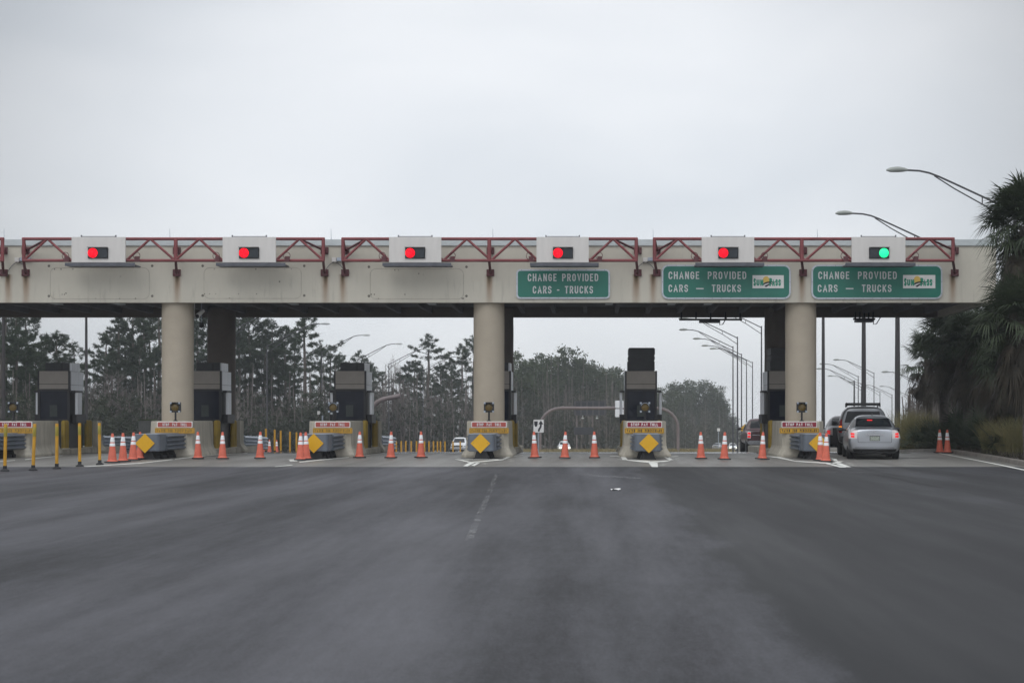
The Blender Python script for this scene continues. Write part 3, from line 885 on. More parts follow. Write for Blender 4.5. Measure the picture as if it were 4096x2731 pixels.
# ================================================================== TOLL ISLANDS
ISL = [-21.15, -15.22, -9.45, -3.72, 2.02, 7.75]
WHERE = ['nearest the yellow posts', 'at the camera pillar', 'before the curved pipe', 'at the middle pillar', 'of the tall booth', 'beside the silver cars']
def jersey(hw, z, top, flare=.16, mid=.26):
    return hw if z >= mid else hw + flare * (mid - z) / mid
for i, X in enumerate(ISL):
    w = WHERE[i]
    # concrete nose block
    t = Thing('toll_island', 'pale concrete toll island with flared foot, ' + w, 'concrete island', (X, 52, 0), group='concrete toll islands')
    nz = pz(1684, 51.6)
    mb = MB()
    def loop(y0, hw, ch):
        return [(-hw, y0 + ch), (-hw + ch, y0), (hw - ch, y0), (hw, y0 + ch)]
    levels = [(0, .93, 51.38), (.08, .93, 51.38), (.30, .80, 51.52), (.40, .77, 51.56), (nz - .02, .745, 51.6), (nz, .73, 51.62)]
    vs = []
    for z, hw, y0 in levels:
        vs += [(X + a, b, z) for a, b in loop(y0, hw, .16)] + [(X + hw, 54.6, z), (X - hw, 54.6, z)]
    k = 6
    fs = [(j * k + q, j * k + (q + 1) % k, (j + 1) * k + (q + 1) % k, (j + 1) * k + q) for j in range(len(levels) - 1) for q in range(k)]
    fs.append(tuple((len(levels) - 1) * k + q for q in range(k)))
    mb.add(vs, fs)
    t.part('nose_block', mb, 'barrier')
    t.part('island_kerb', MB().box(X - .8, X + .8, 54.601, 62.5, -.3, .2), 'barrier', bevel=.03)
    sides = {0: (1,), 1: (1,), 2: (1,), 3: (1,), 4: (-1, 1), 5: (-1,)}[i]
    for s in sides:
        pr = [(0, .2), (.17, .2), (.17, nz), (0, nz)]
        mb = MB().extrude_y([(X + s * (.74 - a), z) for a, z in ((-.19, 0.01), (-.19, .07), (-.03, .30), (0, .42), (.0, nz - .02), (.18, nz - .02), (.18, .01))], 58.9 if i < 5 else 57.7, 59.5 if i < 5 else 58.3)
        t.part('side_wall', mb, 'barrier')
    # pair of sign boards on the nose
    red, redl, yel, yl = ('sign_red', 'white', 'sign_yellow', 'letter_black') if i in (4, 5) else ('sign_red_faded' if i else 'sign_red', 'letter_grey', 'sign_yellow_faded', 'letter_faded')
    ys = 51.555
    cxs = px([58, 699, 1330.5, 1956, 2577.5, 3197][i], ys)
    zA, zB = pz(1709.5, ys), pz(1686, ys)
    z2A, z2B = pz(1733, ys), pz(1711, ys)
    st = Thing('toll_sign', ('crisp' if i in (4, 5) else 'faded') + ' red stop pay toll sign on the island ' + w, 'sign', (cxs, ys, zA), group='stop pay toll signs')
    st.part('border', MB().extrude_y(rrect(cxs - .64, cxs + .64, zA, zB, .03, 3), ys - .012, ys + .04), 'white')
    st.part('panel', MB().extrude_y(rrect(cxs - .615, cxs + .615, zA + .022, zB - .022, .02, 3), ys - .016, ys - .0122), red)
    for q in range(3):
        lt = MB()
        if i in (4, 5):
            text(lt, 'STOP PAY TOLL', cxs - .49, cxs + .49, zA + .055, zB - .05, ys - .019, sw=.2, gap=.26, space=.85, only=q)
        else:
            text(lt, 'STOP PAY TOLL', cxs - .44, cxs + .44, zA + .055, zB - .05, ys - .019, sw=.19, lw=.5, gap=.22, space=1.3, only=q)
        st.part('lettering', lt, redl, fix=False)
    hw2 = .715
    st = Thing('pedestrian_sign', ('bright' if i in (4, 5) else 'faded') + ' yellow watch for pedestrians sign on the island ' + w, 'sign', (cxs, ys, z2A), group='watch for pedestrians signs')
    st.part('panel', MB().extrude_y(rrect(cxs - hw2, cxs + hw2, z2A, z2B, .03, 3), ys - .012, ys + .04), yel)
    rim = MB()
    P, Q = rrect(cxs - hw2 + .02, cxs + hw2 - .02, z2A + .017, z2B - .017, .02, 2), rrect(cxs - hw2 + .034, cxs + hw2 - .034, z2A + .03, z2B - .03, .015, 2)
    n = len(P)
    rim.add([(a, ys - .014, b) for a, b in P] + [(a, ys - .014, b) for a, b in Q], [(q, (q + 1) % n, n + (q + 1) % n, n + q) for q in range(n)])
    st.part('border', rim, yl, fix=False)
    for q in range(3):
        lt = MB()
        text(lt, 'WATCH FOR PEDESTRIANS', cxs - .64, cxs + .64, z2A + .05, z2B - .045, ys - .0155, sw=.18, lw=.46, gap=.26, space=1.2, only=q)
        st.part('lettering', lt, yl, fix=False)
    # hazard beacon
    yb2 = 51.95
    bx = px([55, 702, 1334, 1956, 2580, 3207][i], yb2)
    bz0, bz1 = pz(1649, yb2), pz(1608, yb2)
    bt = Thing('hazard_beacon', 'unlit amber beacon in square black housing on the island ' + w, 'beacon', (bx, yb2, nz), group='amber beacons on the islands')
    bt.part('post', MB().tube([(bx, yb2, nz - .01), (bx, yb2, bz0 + .02)], .035, 10).lathe([(.09, 0), (.09, .02), (.04, .05)], 12, (bx, yb2, nz - .005)), 'booth_dark', smooth=True)
    hs = bt.part('housing', MB().box(bx - .185, bx + .185, yb2 - .07, yb2 + .1, bz0, bz1), 'black', bevel=.02)
    cz = (bz0 + bz1) / 2
    bt.part('lens', MB().lathe([(.135, 0), (.135, .015), (.10, .035), (.05, .045), (.01, .048)], 20, (bx, yb2 - .0702, cz), 'y'), 'amber', parent=hs, smooth=True)
    cor = MB()
    for sx in (-1, 1):
        for sz in (-1, 1):
            cor.box(bx + sx * .155 - .032, bx + sx * .155 + .032, yb2 - .076, yb2 - .0702, cz + sz * .155 - .032, cz + sz * .155 + .032)
    bt.part('corner_plate', cor, 'galv', parent=hs)
    vz = MB()
    A = [(bx + .15 * math.cos(R(a)), cz + .15 * math.sin(R(a))) for a in range(20, 161, 14)]
    B = [(bx + .165 * math.cos(R(a)), cz + .165 * math.sin(R(a))) for a in range(20, 161, 14)]
    vz.extrude_y(A + B[::-1], yb2 - .17, yb2 - .071)
    bt.part('visor', vz, 'galv' if i in (2, 4) else 'black', parent=hs)
    # crash attenuator
    ya = 48.5
    ax = px([-95, 583, 1258, 1924, 2592, 3268][i], ya)
    skew = [0, 0, 0, 0, 0, 0][i]
    at_ = Thing('crash_attenuator', 'grey ridged crash cushion with yellow diamond, before the island ' + w, 'crash cushion', (ax, ya, 0), group='crash cushions before the islands')
    za, zb2 = .285, .86
    nose = []
    for k in range(9):
        a = R(90 * k / 8)
        nose.append((.47 - .16 + .16 * math.sin(a), ya + .16 - .16 * math.cos(a)))
    cap = [(ax - x, y) for x, y in nose[::-1]] + [(ax + x, y) for x, y in nose]
    cap = cap + [(ax + .47, ya + .75), (ax - .47, ya + .75)]
    at_.part('nose_cover', MB().extrude_z(cap, za, zb2), 'att_grey', bevel=.03)
    for s in (-1, 1):
        # four ridges along each flank, three overlapping bays
        for b in range(3):
            y0, y1 = ya + .72 + b * .72, ya + .72 + (b + 1) * .72 + .10
            o0, o1 = .07 - .012 * b, .05 - .012 * b
            mbp = MB()
            rows = []
            nr = 4
            for q in range(nr):
                zc0 = za + (zb2 - za) * q / nr
                dz_ = (zb2 - za) / nr
                rows += [(0, zc0 + .01), (1, zc0 + dz_ * .42), (1, zc0 + dz_ * .58), (0, zc0 + dz_ - .01)]
            vs = []
            for yy, oo in ((y0, o0 + .02), (y1, o1 + .05)):
                vs += [(ax + s * (.455 + oo * e), yy, z) for e, z in rows] + [(ax + s * .42, yy, za), (ax + s * .42, yy, zb2)]
            k = len(rows) + 2
            order = list(range(len(rows))) + [k - 1, k - 2]
            fs = [(order[q], order[(q + 1) % k], k + order[(q + 1) % k], k + order[q]) for q in range(k)]
            fs += [tuple(order), tuple(k + q for q in order[::-1])]
            mbp.add(vs, fs)
            at_.part('fender_panel', mbp, 'att_grey')
    at_.part('core', MB().box(ax - .4, ax + .4, ya + .74, 51.3, za + .02, zb2 - .03), 'galv_dark')
    top = MB()
    for q in range(4):
        top.box(ax - .43, ax + .43, ya + .05 + q * .62, ya + .05 + q * .62 + .56, zb2 - .028 + (.035 if q else .034), zb2 + .02)
    at_.part('top_plate', top, 'galv')
    foot = MB()
    foot.extrude_y([(ax - .30, 0), (ax + .30, 0), (ax + .22, .10), (ax + .17, za - .002), (ax - .17, za - .002), (ax - .22, .10)], ya + .12, ya + .5)
    foot.box(ax - .22, ax + .22, ya + .501, 51.3, 0, .12)
    for q in range(3):
        foot.extrude_y([(ax - .30, .0), (ax + .30, 0), (ax + .2, za), (ax - .2, za)], ya + .95 + q * .75, ya + 1.1 + q * .75)
    at_.part('base_frame', foot, 'rubber')
    dcx = ax + [0, -.02, -.02, -.02, .03, 0.05][i]
    dz_ = pz(1772.5, ya - .03)
    dia = MB().extrude_y([(dcx, dz_ - .335), (dcx + .335, dz_), (dcx, dz_ + .335), (dcx - .335, dz_)], ya - .035, ya - .0305)
    at_.part('diamond_marker', dia, 'diamond', bevel=.0008)
    bl = MB()
    for s in (-1, 1):
        bl.lathe([(.012, 0), (.01, .006)], 6, (dcx + s * .24, ya - .0352, dz_), 'y')
    at_.part('bolt', bl, 'galv_dark')
    br = MB().box(dcx - .03, dcx + .03, ya - .03, ya + .02, dz_ - .15, dz_ + .15)
    at_.part('marker_bracket', br, 'galv_dark')
    # booth
    yB = 56.5
    bX = px([215, 793, 1400, 1985, 2564, 3150][i], yB) if i not in (1, 3, 5) else X - .05
    tall = i in (4, 5)
    hw = .625
    bo = Thing('toll_booth', ['narrow toll booth with streaked metal side, behind the island nearest the yellow posts', 'narrow toll booth half hidden by the pillar with the security camera',
                              'narrow toll booth in full view beside the curved pipe arm', 'narrow toll booth mostly hidden behind the middle pillar',
                              'toll booth with a tall black unit on its roof, in the open', 'shaded toll booth with tall roof unit, half hidden by the pillar beside the silver cars'][i], 'toll booth', (bX, yB, .2), group='toll booths')
    zg0, zg1, zp1 = 1.30, 2.54, 3.27
    bo.part('base_wall', MB().box(bX - hw, bX + hw, yB + .02, yB + 1.5, .2, zg0), 'booth_dark')
    fr = MB()
    for sx in (-1, 1):
        fr.box(bX + sx * (hw - .035) - .045, bX + sx * (hw - .035) + .045, yB - .02, yB + .1, zg0, zg1)
    fr.box(bX - hw - .01, bX + hw + .01, yB - .022, yB + .12, zg1 - .06, zg1 + .012)
    fr.box(bX - hw + .055, bX + hw - .055, yB - .018, yB + .1, zg0, zg0 + .06)
    bo.part('window_frame', fr, 'booth_dark')
    bo.part('window_pane', MB().box(bX - hw + .056, bX + hw - .056, yB + .01, yB + .05, zg0 + .061, zg1 - .061), 'glass_dark')
    bo.part('window_notice', MB().box(bX - .16, bX + .13, yB + .0, yB + .0095, 1.46, 1.92), 'notice')
    pl = MB()
    pl.box(bX - hw + .05, bX + hw - .05, yB - .005, yB + .03, zg1 + .02, zg1 + .205)
    pl.box(bX - hw + .05, bX + hw - .05, yB - .005, yB + .03, zg1 + .222, zp1)
    bo.part('upper_panel', pl, 'booth_beige', bevel=.005)
    bo.part('cabin', MB().box(bX - hw + .004, bX + hw - .004, yB + .101, yB + 1.45, zg0, zp1 - .02), 'booth_dark')
    cp = MB()
    for sx in (-1, 1):
        cp.box(bX + sx * (hw - .02) - .03, bX + sx * (hw - .02) + .03, yB - .01, yB + .1, zg1 + .013, zp1 + .01)
    bo.part('corner_post', cp, 'booth_dark')
    for s in (-1, 1):
        sd = MB()
        sd.box(bX + s * (hw + .01) - .012, bX + s * (hw + .01) + .012, yB + .12, yB + 1.5, zg1 + .19, zp1 - .01)
        sd.box(bX + s * (hw + .01) - .012, bX + s * (hw + .01) + .012, yB + .12, yB + 1.5, zg1 - .1, zg1 + .178)
        bo.part('side_panel', sd, 'booth_white')
        dr = bo.part('side_door', MB().box(bX + s * (hw + .16) - .05, bX + s * (hw + .16) + .05, yB + .3, yB + .8, 1.55, 2.42), 'booth_white', bevel=.01)
        bo.part('door_hood', MB().box(bX + s * (hw + .11) - .09, bX + s * (hw + .11) + .09, yB + .1, yB + .95, 2.425, 2.50), 'booth_dark', parent=dr)
        bo.part('counter', MB().box(bX + s * (hw + .11) - .1, bX + s * (hw + .11) + .1, yB + .2, yB + 1.3, 1.2, 1.549), 'booth_dark')
    if tall:
        rt = MB().box(bX - .52, bX + .55, yB + .1, yB + 1.3, zp1 + .0, zp1 + .42)
        rt.box(bX - .50, bX + .555, yB + .085, yB + 1.31, zp1 + .421, zp1 + .62)
        rt.box(bX - .49, bX + .56, yB + .075, yB + 1.3, zp1 + .621, zp1 + .93)
        bo.part('roof_unit', rt, 'vent', bevel=.03)
    else:
        bo.part('roof_unit', MB().box(bX - .42, bX + .52, yB + .2, yB + 1.2, zp1, zp1 + .34), 'vent', bevel=.012)
        bo.part('roof_grille', MB().box(bX + .2, bX + .3, yB + .19, yB + .1995, zp1 + .02, zp1 + .32), 'booth_dark')
        bo.part('roof_side', MB().box(bX + .521, bX + .60, yB + .3, yB + 1.2, zp1 + .01, zp1 + .33), 'booth_white')
    # yellow bollards along the lane side
    for s in sides:
        for q, yy in enumerate((55.35, 55.62, 57.9, 58.2)):
            xx = X + s * .68
            bl = Thing('bollard', 'dark yellow bollard, %s from the front, %s edge of the island %s' % (ORD[q], 'right' if s > 0 else 'left', w), 'bollard', (xx, yy, .2), group='yellow bollards on the islands')
            bl.part('pipe', MB().lathe([(.098, .2), (.098, 1.24)] + [(.098 * math.cos(R(a)), 1.24 + .085 * math.sin(R(a))) for a in (25, 50, 75, 88)], 16, (xx, yy, 0)), 'bollard_yellow', smooth=True)
            bl.part('footing', MB().lathe([(.15, .19), (.15, .21), (.12, .235)], 14, (xx, yy, 0)), 'barrier')
# rear cushions seen beyond three of the islands
for i in (0, 1, 2):
    X, y0 = ISL[i] + .25, 59.8
    L = 4.2
    at_ = Thing('guard_rail', 'ridged steel guard rail running back behind the island ' + WHERE[i], 'guard rail', (X, y0, gz(y0)), group='guard rails behind the islands')
    mb = MB()
    rows = []
    for q in range(4):
        z = .12 + q * .145
        rows += [(0, z), (.085, z + .05), (.085, z + .08), (0, z + .13)]
    k = len(rows)
    vs = []
    for yy in (y0, y0 + L * .5, y0 + L):
        vs += [(X + .42 + e, yy, z + gz(yy)) for e, z in rows] + [(X + .38, yy, rows[-1][1] + gz(yy)), (X + .38, yy, rows[0][1] + gz(yy))]
    k += 2
    fs = [(j * k + q, j * k + (q + 1) % k, (j + 1) * k + (q + 1) % k, (j + 1) * k + q) for j in range(2) for q in range(k)] + [tuple(range(k)), tuple(2 * k + q for q in range(k - 1, -1, -1))]
    at_.part('rail', mb.add(vs, fs), 'galv')
    for q in range(4):
        yy = y0 + .3 + q * 1.1
        at_.part('post', MB().box(X + .2, X + .378, yy, yy + .12, gz(yy) - .1, gz(yy) + .72), 'galv')

# utility cabinet and small mast
yy = 63.0
x0, x1 = px(553, yy), px(610, yy)
t = Thing('utility_cabinet', 'pale grey utility cabinet with mossy top edge behind the crash cushion', 'cabinet', ((x0 + x1) / 2, yy, gz(yy)))
M['cabinet'] = material('cabinet_grey', (.26, .265, .255), .7, var=.15)
M['moss'] = material('mossy_edge', (.12, .15, .08), .9, var=.3)
t.part('body', MB().box(x0, x1, yy, yy + .6, gz(yy), pz(1681, yy)), 'cabinet', bevel=.01)
t.part('lid', MB().box(x0 - .015, x1 + .015, yy - .02, yy + .62, pz(1680.8, yy), pz(1676.5, yy)), 'moss')
pnl = MB()
xm = (x0 + x1) / 2
for a, b in ((x0 + .03, xm - .01), (xm + .01, x1 - .03)):
    pnl.box(a, b, yy - .012, yy - .001, pz(1714, yy), pz(1686, yy))
    pnl.box(a, b, yy - .012, yy - .001, gz(yy) + .1, pz(1717, yy))
t.part('door', pnl, 'cabinet')
yy = 55.2
xx = px(1275, yy)
t = Thing('gate_mast', 'small white cylinder sensor on a thin leaning mast above the concrete island', 'sensor', (xx, yy, .2))
t.part('mast', MB().tube([(px(1292, yy), yy, .2), (px(1290, yy), yy, pz(1661, yy))], .035, 8), 'galv')
t.part('sensor_head', MB().lathe([(.055, 0), (.06, .12), (.045, .13)], 12, (xx, yy, pz(1657, yy))), 'white')
t.part('sensor_arm', MB().tube([(xx, yy, pz(1643, yy)), (xx, yy, pz(1626, yy))], .022, 8).tube([(xx, yy, pz(1652, yy)), (px(1290, yy), yy, pz(1662, yy))], .018, 6), 'black')

# ================================================================== CONES AND POSTS
def make_cone():
    t = Thing('traffic_cone', '', 'traffic cone', (0, 0, 0), group='orange traffic cones')
    hh = .93
    base = MB().extrude_z(rrect(-.195, .195, -.195, .195, .05, 3), .0, .045)
    for sx in (-1, 1):
        for sy in (-1, 1):
            base.box(sx * .15 - .04, sx * .15 + .04, sy * .15 - .04, sy * .15 + .04, -.001 + .0, .03)
    t.part('base', MB().extrude_z(rrect(-.195, .195, -.195, .195, .05, 3), .012, .05), 'rubber', bevel=.006)
    rad = lambda z: .036 + (.142 - .036) * (hh - z) / (hh - .05)
    prof = [(.165, .051), (.158, .07), (rad(.09), .09)] + [(rad(z), z) for z in (.2, .35, .5, .65, .8, hh - .02)] + [(.03, hh), (.012, hh + .002)]
    t.part('body', MB().lathe(prof, 24), 'orange', smooth=True)
    for za, zb in ((.655, .81), (.525, .622)):
        t.part('reflective_band', MB().lathe([(rad(za) + .001, za), (rad(za) + .004, za + .004), (rad(zb) + .004, zb - .004), (rad(zb) + .001, zb)], 24), 'reflect', smooth=True)
    return t.root
cone0 = make_cone()
used = [False]
CL = [
    (449, 1856, 'nearest and leftmost cone of the four clustered beside the yellow delineator posts'),
    (492, 1852, 'second cone from the yellow delineator posts in the cluster of four'),
    (531, 1846, 'third cone from the yellow delineator posts, just before the yellow diamond'),
    (557, 1841, 'cone overlapping the yellow diamond nearest the yellow delineator posts'),
    (792, 1839.5, 'cone in front of the concrete island at the pillar with the security camera'),
    (890, 1841, 'cone standing before the dark yellow bollards of the booth behind the security camera pillar'),
    (1040, 1839, 'lone cone before the mid distance yellow posts, in the lane after the camera pillar'),
    (1201, 1846, 'cone on white paint, outer one of the pair left of a yellow diamond'),
    (1226, 1843, 'cone touching the yellow diamond, inner one of the pair on white paint'),
    (1438, 1836, 'cone by the edge of the booth island with the curved pipe behind'),
    (1563, 1837, 'cone at the start of the long row of far yellow posts'),
    (1684, 1836, 'cone between the long row of far yellow posts and the white pickup'),
    (2139, 1837, 'cone directly below the white keep right sign'),
    (2259, 1838, 'cone in front of the oncoming white car with headlights on'),
    (2378, 1837, 'cone nearest the tall booth in the row after the keep right sign'),
    (2804, 1840, 'first cone after the tall booth, before the grass strip'),
    (2897, 1843, 'cone between the tall booth and the dark pickup, in front of distant headlights'),
    (3049, 1842, 'cone beside the dark maroon pickup at the edge of the shaded island'),
    (3282, 1847, 'rear cone of the overlapping pair left of the silver sedan'),
    (3303, 1852, 'front cone of the overlapping pair left of the silver sedan'),
    (3759, 1816, 'left one of two cones by the kerb under the palms'),
    (3790, 1817, 'right one of two cones by the kerb under the palms'),
]
crng = random.Random(3)
def place_cone(x, y, z, label):
    c = cone0 if not used[0] else copy_tree(cone0)
    used[0] = True
    c.location = (x, y, z)
    c.rotation_euler = (crng.uniform(-.028, .028), crng.uniform(-.028, .028), crng.uniform(-.6, .6))
    c['label'] = label
    return c
for xx, yy, lab in CL:
    d = H * F / (yy - 3 - YH)
    place_cone(px(xx, d), d, .017, 'orange ' + lab)
for xx, d, lab in ((990, 92, 'far cone tip just showing over the ridged guard rail, outer one'), (1003, 90, 'far cone tip just showing over the ridged guard rail, inner one'),
                   (1018, 84, 'far cone at the end of the ridged guard rail'), (1051, 88, 'far cone half hidden by the lone nearer cone'),
                   (1078, 92, 'far cone between the first two far yellow posts'), (1106, 94, 'far cone just behind the second far yellow post')):
    place_cone(px(xx, d), d, gz(d) + .02, 'orange ' + lab)
d = 79
t = Thing('barrier_drum', 'low orange rounded drum lying by the end of the guard rail', 'drum', (px(1008, d), d, gz(d)))
t.part('drum', MB().lathe([(.26, -.42), (.30, -.38), (.30, .0), (.28, .03), (.28, .1), (.30, .13), (.27, .42), (.2, .46)], 18, (px(1006, d), d, gz(d) + .34), 'x'), 'orange', smooth=True)
t.part('band', MB().lathe([(.303, .0), (.303, .03), (.283, .035)], 18, (px(1012, d), d, gz(d) + .34), 'x'), 'reflect', smooth=True)

def make_post(h, r, band):
    t = Thing('delineator_post', '', 'delineator post', (0, 0, 0))
    t.part('post', MB().lathe([(r, .03), (r, h - .03), (r * .96, h), (r * .5, h + .004)], 14), 'post_yellow', smooth=True)
    t.part('base', MB().lathe([(.115, .002), (.115, .03), (.075, .055), (r + .008, .07), (r + .008, .15)], 16), 'rubber', smooth=True)
    if band:
        t.part('reflective_band', MB().lathe([(r + .001, h - .34), (r + .003, h - .335), (r + .003, h - .09), (r + .001, h - .085)], 14), 'post_band', smooth=True)
    return t.root
post0 = make_post(1.27, .044, True)
for i, (xb, yb, xt) in enumerate(((19, 1887, 23), (132, 1884, 139), (227, 1877.5, 228), (319, 1868, 323), (399, 1861, 401))):
    o = post0 if i == 0 else copy_tree(post0)
    d = H * F / (yb - 1 - YH)
    o.location = (px(xb, d), d, .0125)
    o.rotation_euler = (0, (px(xt, d) - px(xb, d)) / 1.27, i * .7)
    o['label'] = ('yellow flexible delineator post in front of the %s' % ('red and yellow toll signs at the edge', 'edge toll signs, second from the edge', 'concrete side wall, third from the edge', 'dark yellow bollards, fourth from the edge', 'barrier end, nearest the cluster of cones')[i])
    o['group'] = 'near yellow delineator posts'
post1 = make_post(1.2, .05, False)
for i, (xx, d) in enumerate(((1064, 70), (1099, 72), (1123, 74), (1160, 77), (1186, 79))):
    o = post1 if i == 0 else copy_tree(post1)
    o.location = (px(xx, d), d, gz(d))
    o['label'] = '%s mid distance yellow post beyond the cones, counted from the guard rail' % ORD[i]
    o['group'] = 'mid distance yellow posts'
post2 = make_post(1.05, .068, False)
for i, xx in enumerate((1547, 1585, 1605, 1623, 1645, 1666, 1698, 1716, 1734, 1750, 1762, 1780, 1812, 1841)):
    o = post2 if i == 0 else copy_tree(post2)
    d = 116 + .3 * i
    o.location = (px(xx, d), d, gz(d))
    o['label'] = '%s small yellow post from the guard rail in the long far row' % ORD[i]
    o['group'] = 'far row of yellow posts'

# ================================================================== STREET LAMPS
def lamp(xpole, ytop, run, side, wpx, dist, label, pale=False, name='street_lamp', mat='lamp_metal', rise=.34, yhead=None, armlen=4.6):
    d = dist
    X = px(xpole, d)
    zt_ = pz(ytop, d)
    zb_ = gz(d)
    L = run * d / F
    s = 1 if side > 0 else -1
    r0 = wpx * d / F / 2
    t = Thing(name, label, 'street lamp', (X, d, zb_), group='street lamps along the road')
    t.part('pole', MB().tube([(X, d, zb_ - .3), (X, d, zb_ + (zt_ - zb_) * .5), (X, d, zt_ + .12)], [r0 * 1.15, r0, r0 * .72], 10), mat, smooth=True)
    dz = L * rise
    ra = max(.035, L * .008)
    P = [(X, d, zt_)] + [(X + s * L * u, d, zt_ + dz * v_) for u, v_ in ((.25, .36), (.5, .70), (.62, .86), (.70, .95), (.78, 1.0), (.90, 1.02))]
    arm = t.part('arm', MB().tube(P, ra, 6), 'lamp_metal', smooth=True)
    Q = [(X, d, zt_ - L * .11)] + [(X + s * L * u, d, zt_ + dz * v_) for u, v_ in ((.25, .17), (.5, .58), (.66, .88))]
    t.part('brace', MB().tube(Q, ra * .7, 6).tube([(X + s * L * .27, d, zt_ + dz * .2), (X + s * L * .27, d, zt_ + dz * .39)], ra * .6, 5), 'lamp_metal', parent=arm)
    hx, hz = X + s * L * .88, zt_ + dz * 1.02
    hl = L * .17
    hd = MB()
    n = 10
    pts = [(hx + s * hl * u, d, hz + hl * .02 * v_) for u, v_ in ((0, 0), (.18, 1), (.45, 1.5), (.8, .5), (1, -.5))]
    hd.tube(pts, [hl * .06, hl * .11, hl * .14, hl * .12, hl * .04], 10)
    t.part('lamp_head', hd, 'lamp_pale' if pale else 'lamp_head', smooth=True)
    return t
lamp(4062, 851, 492, -1, 26, 55, 'nearest street lamp, its head highest of all, arm reaching from the tallest palm')
lamp(3768, 994, 406, -1, 20, 66, 'street lamp whose arm rises from behind the green lane light panel')
lamp(3590, 1075, 250, -1, 21, 96, 'thick dark lamp pole rising beside the silver sedan roof', mat='pole_concrete')
lamp(3455, 1082, 225, -1, 18, 104, 'thick dark lamp pole standing right above the roof of the silver four wheel drive', mat='pole_concrete')
lamp(3293, 1095, 205, -1, 13.5, 118, 'dark lamp pole rising just right of the last canopy pillar', mat='pole_concrete')
RL = [(3496, 1493, 156, 4, 'whose head hangs highest between the two thick poles'), (3433, 1507, 148, 4.5, 'second highest, reaching left across the pole beside the pillar'),
      (3417, 1525, 145, 8, 'stout, just left of the central thick pole'), (3445, 1548, 128, 3.5, 'thin, close behind the central thick pole'),
      (3520, 1570, 120, 3.5, 'low and thin, between the two thick poles'), (3568, 1580, 118, 4, 'low, close left of the thick pole beside the palms'),
      (3633, 1583, 110, 8, 'stout and low, among the bare bushes by the palms'), (3715, 1550, 180, 6, 'its head peeping out beside the palm side pole')]
for x, y, run, w, lab in RL:
    lamp(x, y, run, -1, w, 4.6 * F / run * (1.0), 'distant lamp over the car queue, ' + lab)
for x, y, run, w, lab in ((3046, 1310, 235, 7, 'closest to the shaded booth, its head hidden'), (2950, 1352, 225, 6, 'second tallest, reaching under the sensor frame'),
                          (2932, 1390, 206, 5.5, 'furthest out toward the tall booth'), (2966, 1419, 186, 5, 'middle one of the fan of arms'),
                          (2986, 1442, 172, 4.5, 'second shortest of the fan of arms'), (3010, 1451, 164, 4.5, 'shortest of the fan of arms')):
    lamp(x, y, run, -1, w, 4.6 * F / run, 'lamp in the fan behind the dark pickup, ' + lab)
for x, y, run, w, lab in ((1287, 1410, 185, 5, 'behind the tall pine left of the booth with the curved pipe'), (1429, 1440, 172, 4.5, 'whose arm rises from the booth before the curved pipe'),
                          (1555, 1458, 164, 4.5, 'standing clear of the booth, before a bare grey tree'), (1692, 1483, 150, 4, 'in front of the tall pine left of the middle pillar'),
                          (1068, 1385, 240, 6, 'slanting across the pines near the shaded rear column'), (905, 1335, 250, 7, 'almost hidden, its arm passing under the canopy soffit'),
                          (2085, 1545, 92, 3, 'faint, right of the middle pillar'), (2240, 1562, 96, 3, 'faint, before the dark wood behind the keep right sign'),
                          (2378, 1568, 92, 3, 'faint, left of the tall booth'), (372, 1535, 92, 3.5, 'small, left of the security camera pillar')):
    lamp(x, y, run, 1, w, 4.6 * F / run, 'distant pale headed lamp ' + lab, pale=True, rise=.37)
lamp(345, 1180, 260, 1, 12, 100, 'dark lamp pole between two pine clumps behind the first streaked booth', mat='pole_concrete')
lamp(14, 1130, 290, 1, 14, 92, 'dark lamp pole in front of the pines at the yellow post edge', mat='pole_concrete')

# ================================================================== GANTRIES AND ROAD SIGNS BEYOND
d = 180
def pipe(pts, r): return MB().tube(pts, r, 12)
A = lambda x, y, dd: tuple(at(x, y, dd))
t = Thing('sign_gantry', 'pinkish curved pipe gantry spanning behind the tall booth', 'gantry', (px(2440, d), d, gz(d)))
P = [A(2160, 1830, d), A(2160, 1720, d)] + [A(2160 + 82 * (1 - math.cos(R(a))), 1712 - 80 * math.sin(R(a)), d) for a in range(0, 91, 15)] + [A(2628, 1632, d)] + \
    [A(2628 + 84 * math.sin(R(a)), 1712 - 80 * math.cos(R(a)), d) for a in range(15, 91, 15)] + [A(2712, 1830, d)]
t.part('pipe', pipe(P, .20), 'gantry', smooth=True)
t.part('collar', MB().tube([A(2248, 1632, d), A(2254, 1632, d)], .27, 12).tube([A(2432, 1632, d), A(2438, 1632, d)], .25, 12), 'gantry')
t = Thing('gantry_sign', 'pale grey sign cabinet on the pipe gantry beside the tall booth', 'sign cabinet', (px(2476, d), d, pz(1668, d)))
mb = MB()
for a, b in ((1602, 1632), (1635, 1668)):
    mb.box(px(2460, d), px(2494, d), d - .8, d - .35, pz(b, d), pz(a, d))
t.part('cabinet', mb, 'booth_white', bevel=.06)
t.part('bracket', MB().box(px(2470, d), px(2478, d), d - .349, d + .2, pz(1660, d), pz(1610, d)), 'lamp_metal')
d = 112
t = Thing('curved_pipe_arm', 'pinkish curved pipe arm ending in the air beside a toll booth', 'pipe arm', (px(1470, d), d, gz(d)))
P = [A(1468, 1830, d), A(1468, 1700, d)] + [A(1468 + 92 * (1 - math.cos(R(a))), 1690 - 98 * math.sin(R(a)), d) for a in range(0, 86, 14)] + [A(1600, 1583, d)]
t.part('pipe', pipe(P, .185), 'gantry', smooth=True)
t.part('end_cap', MB().tube([A(1598, 1583, d), A(1601, 1583, d)], .205, 12), 'gantry')
d = 205
t = Thing('road_sign', 'dark braced back of a large road sign before the woods left of the tall booth', 'road sign', (px(2360, d), d, gz(d)))
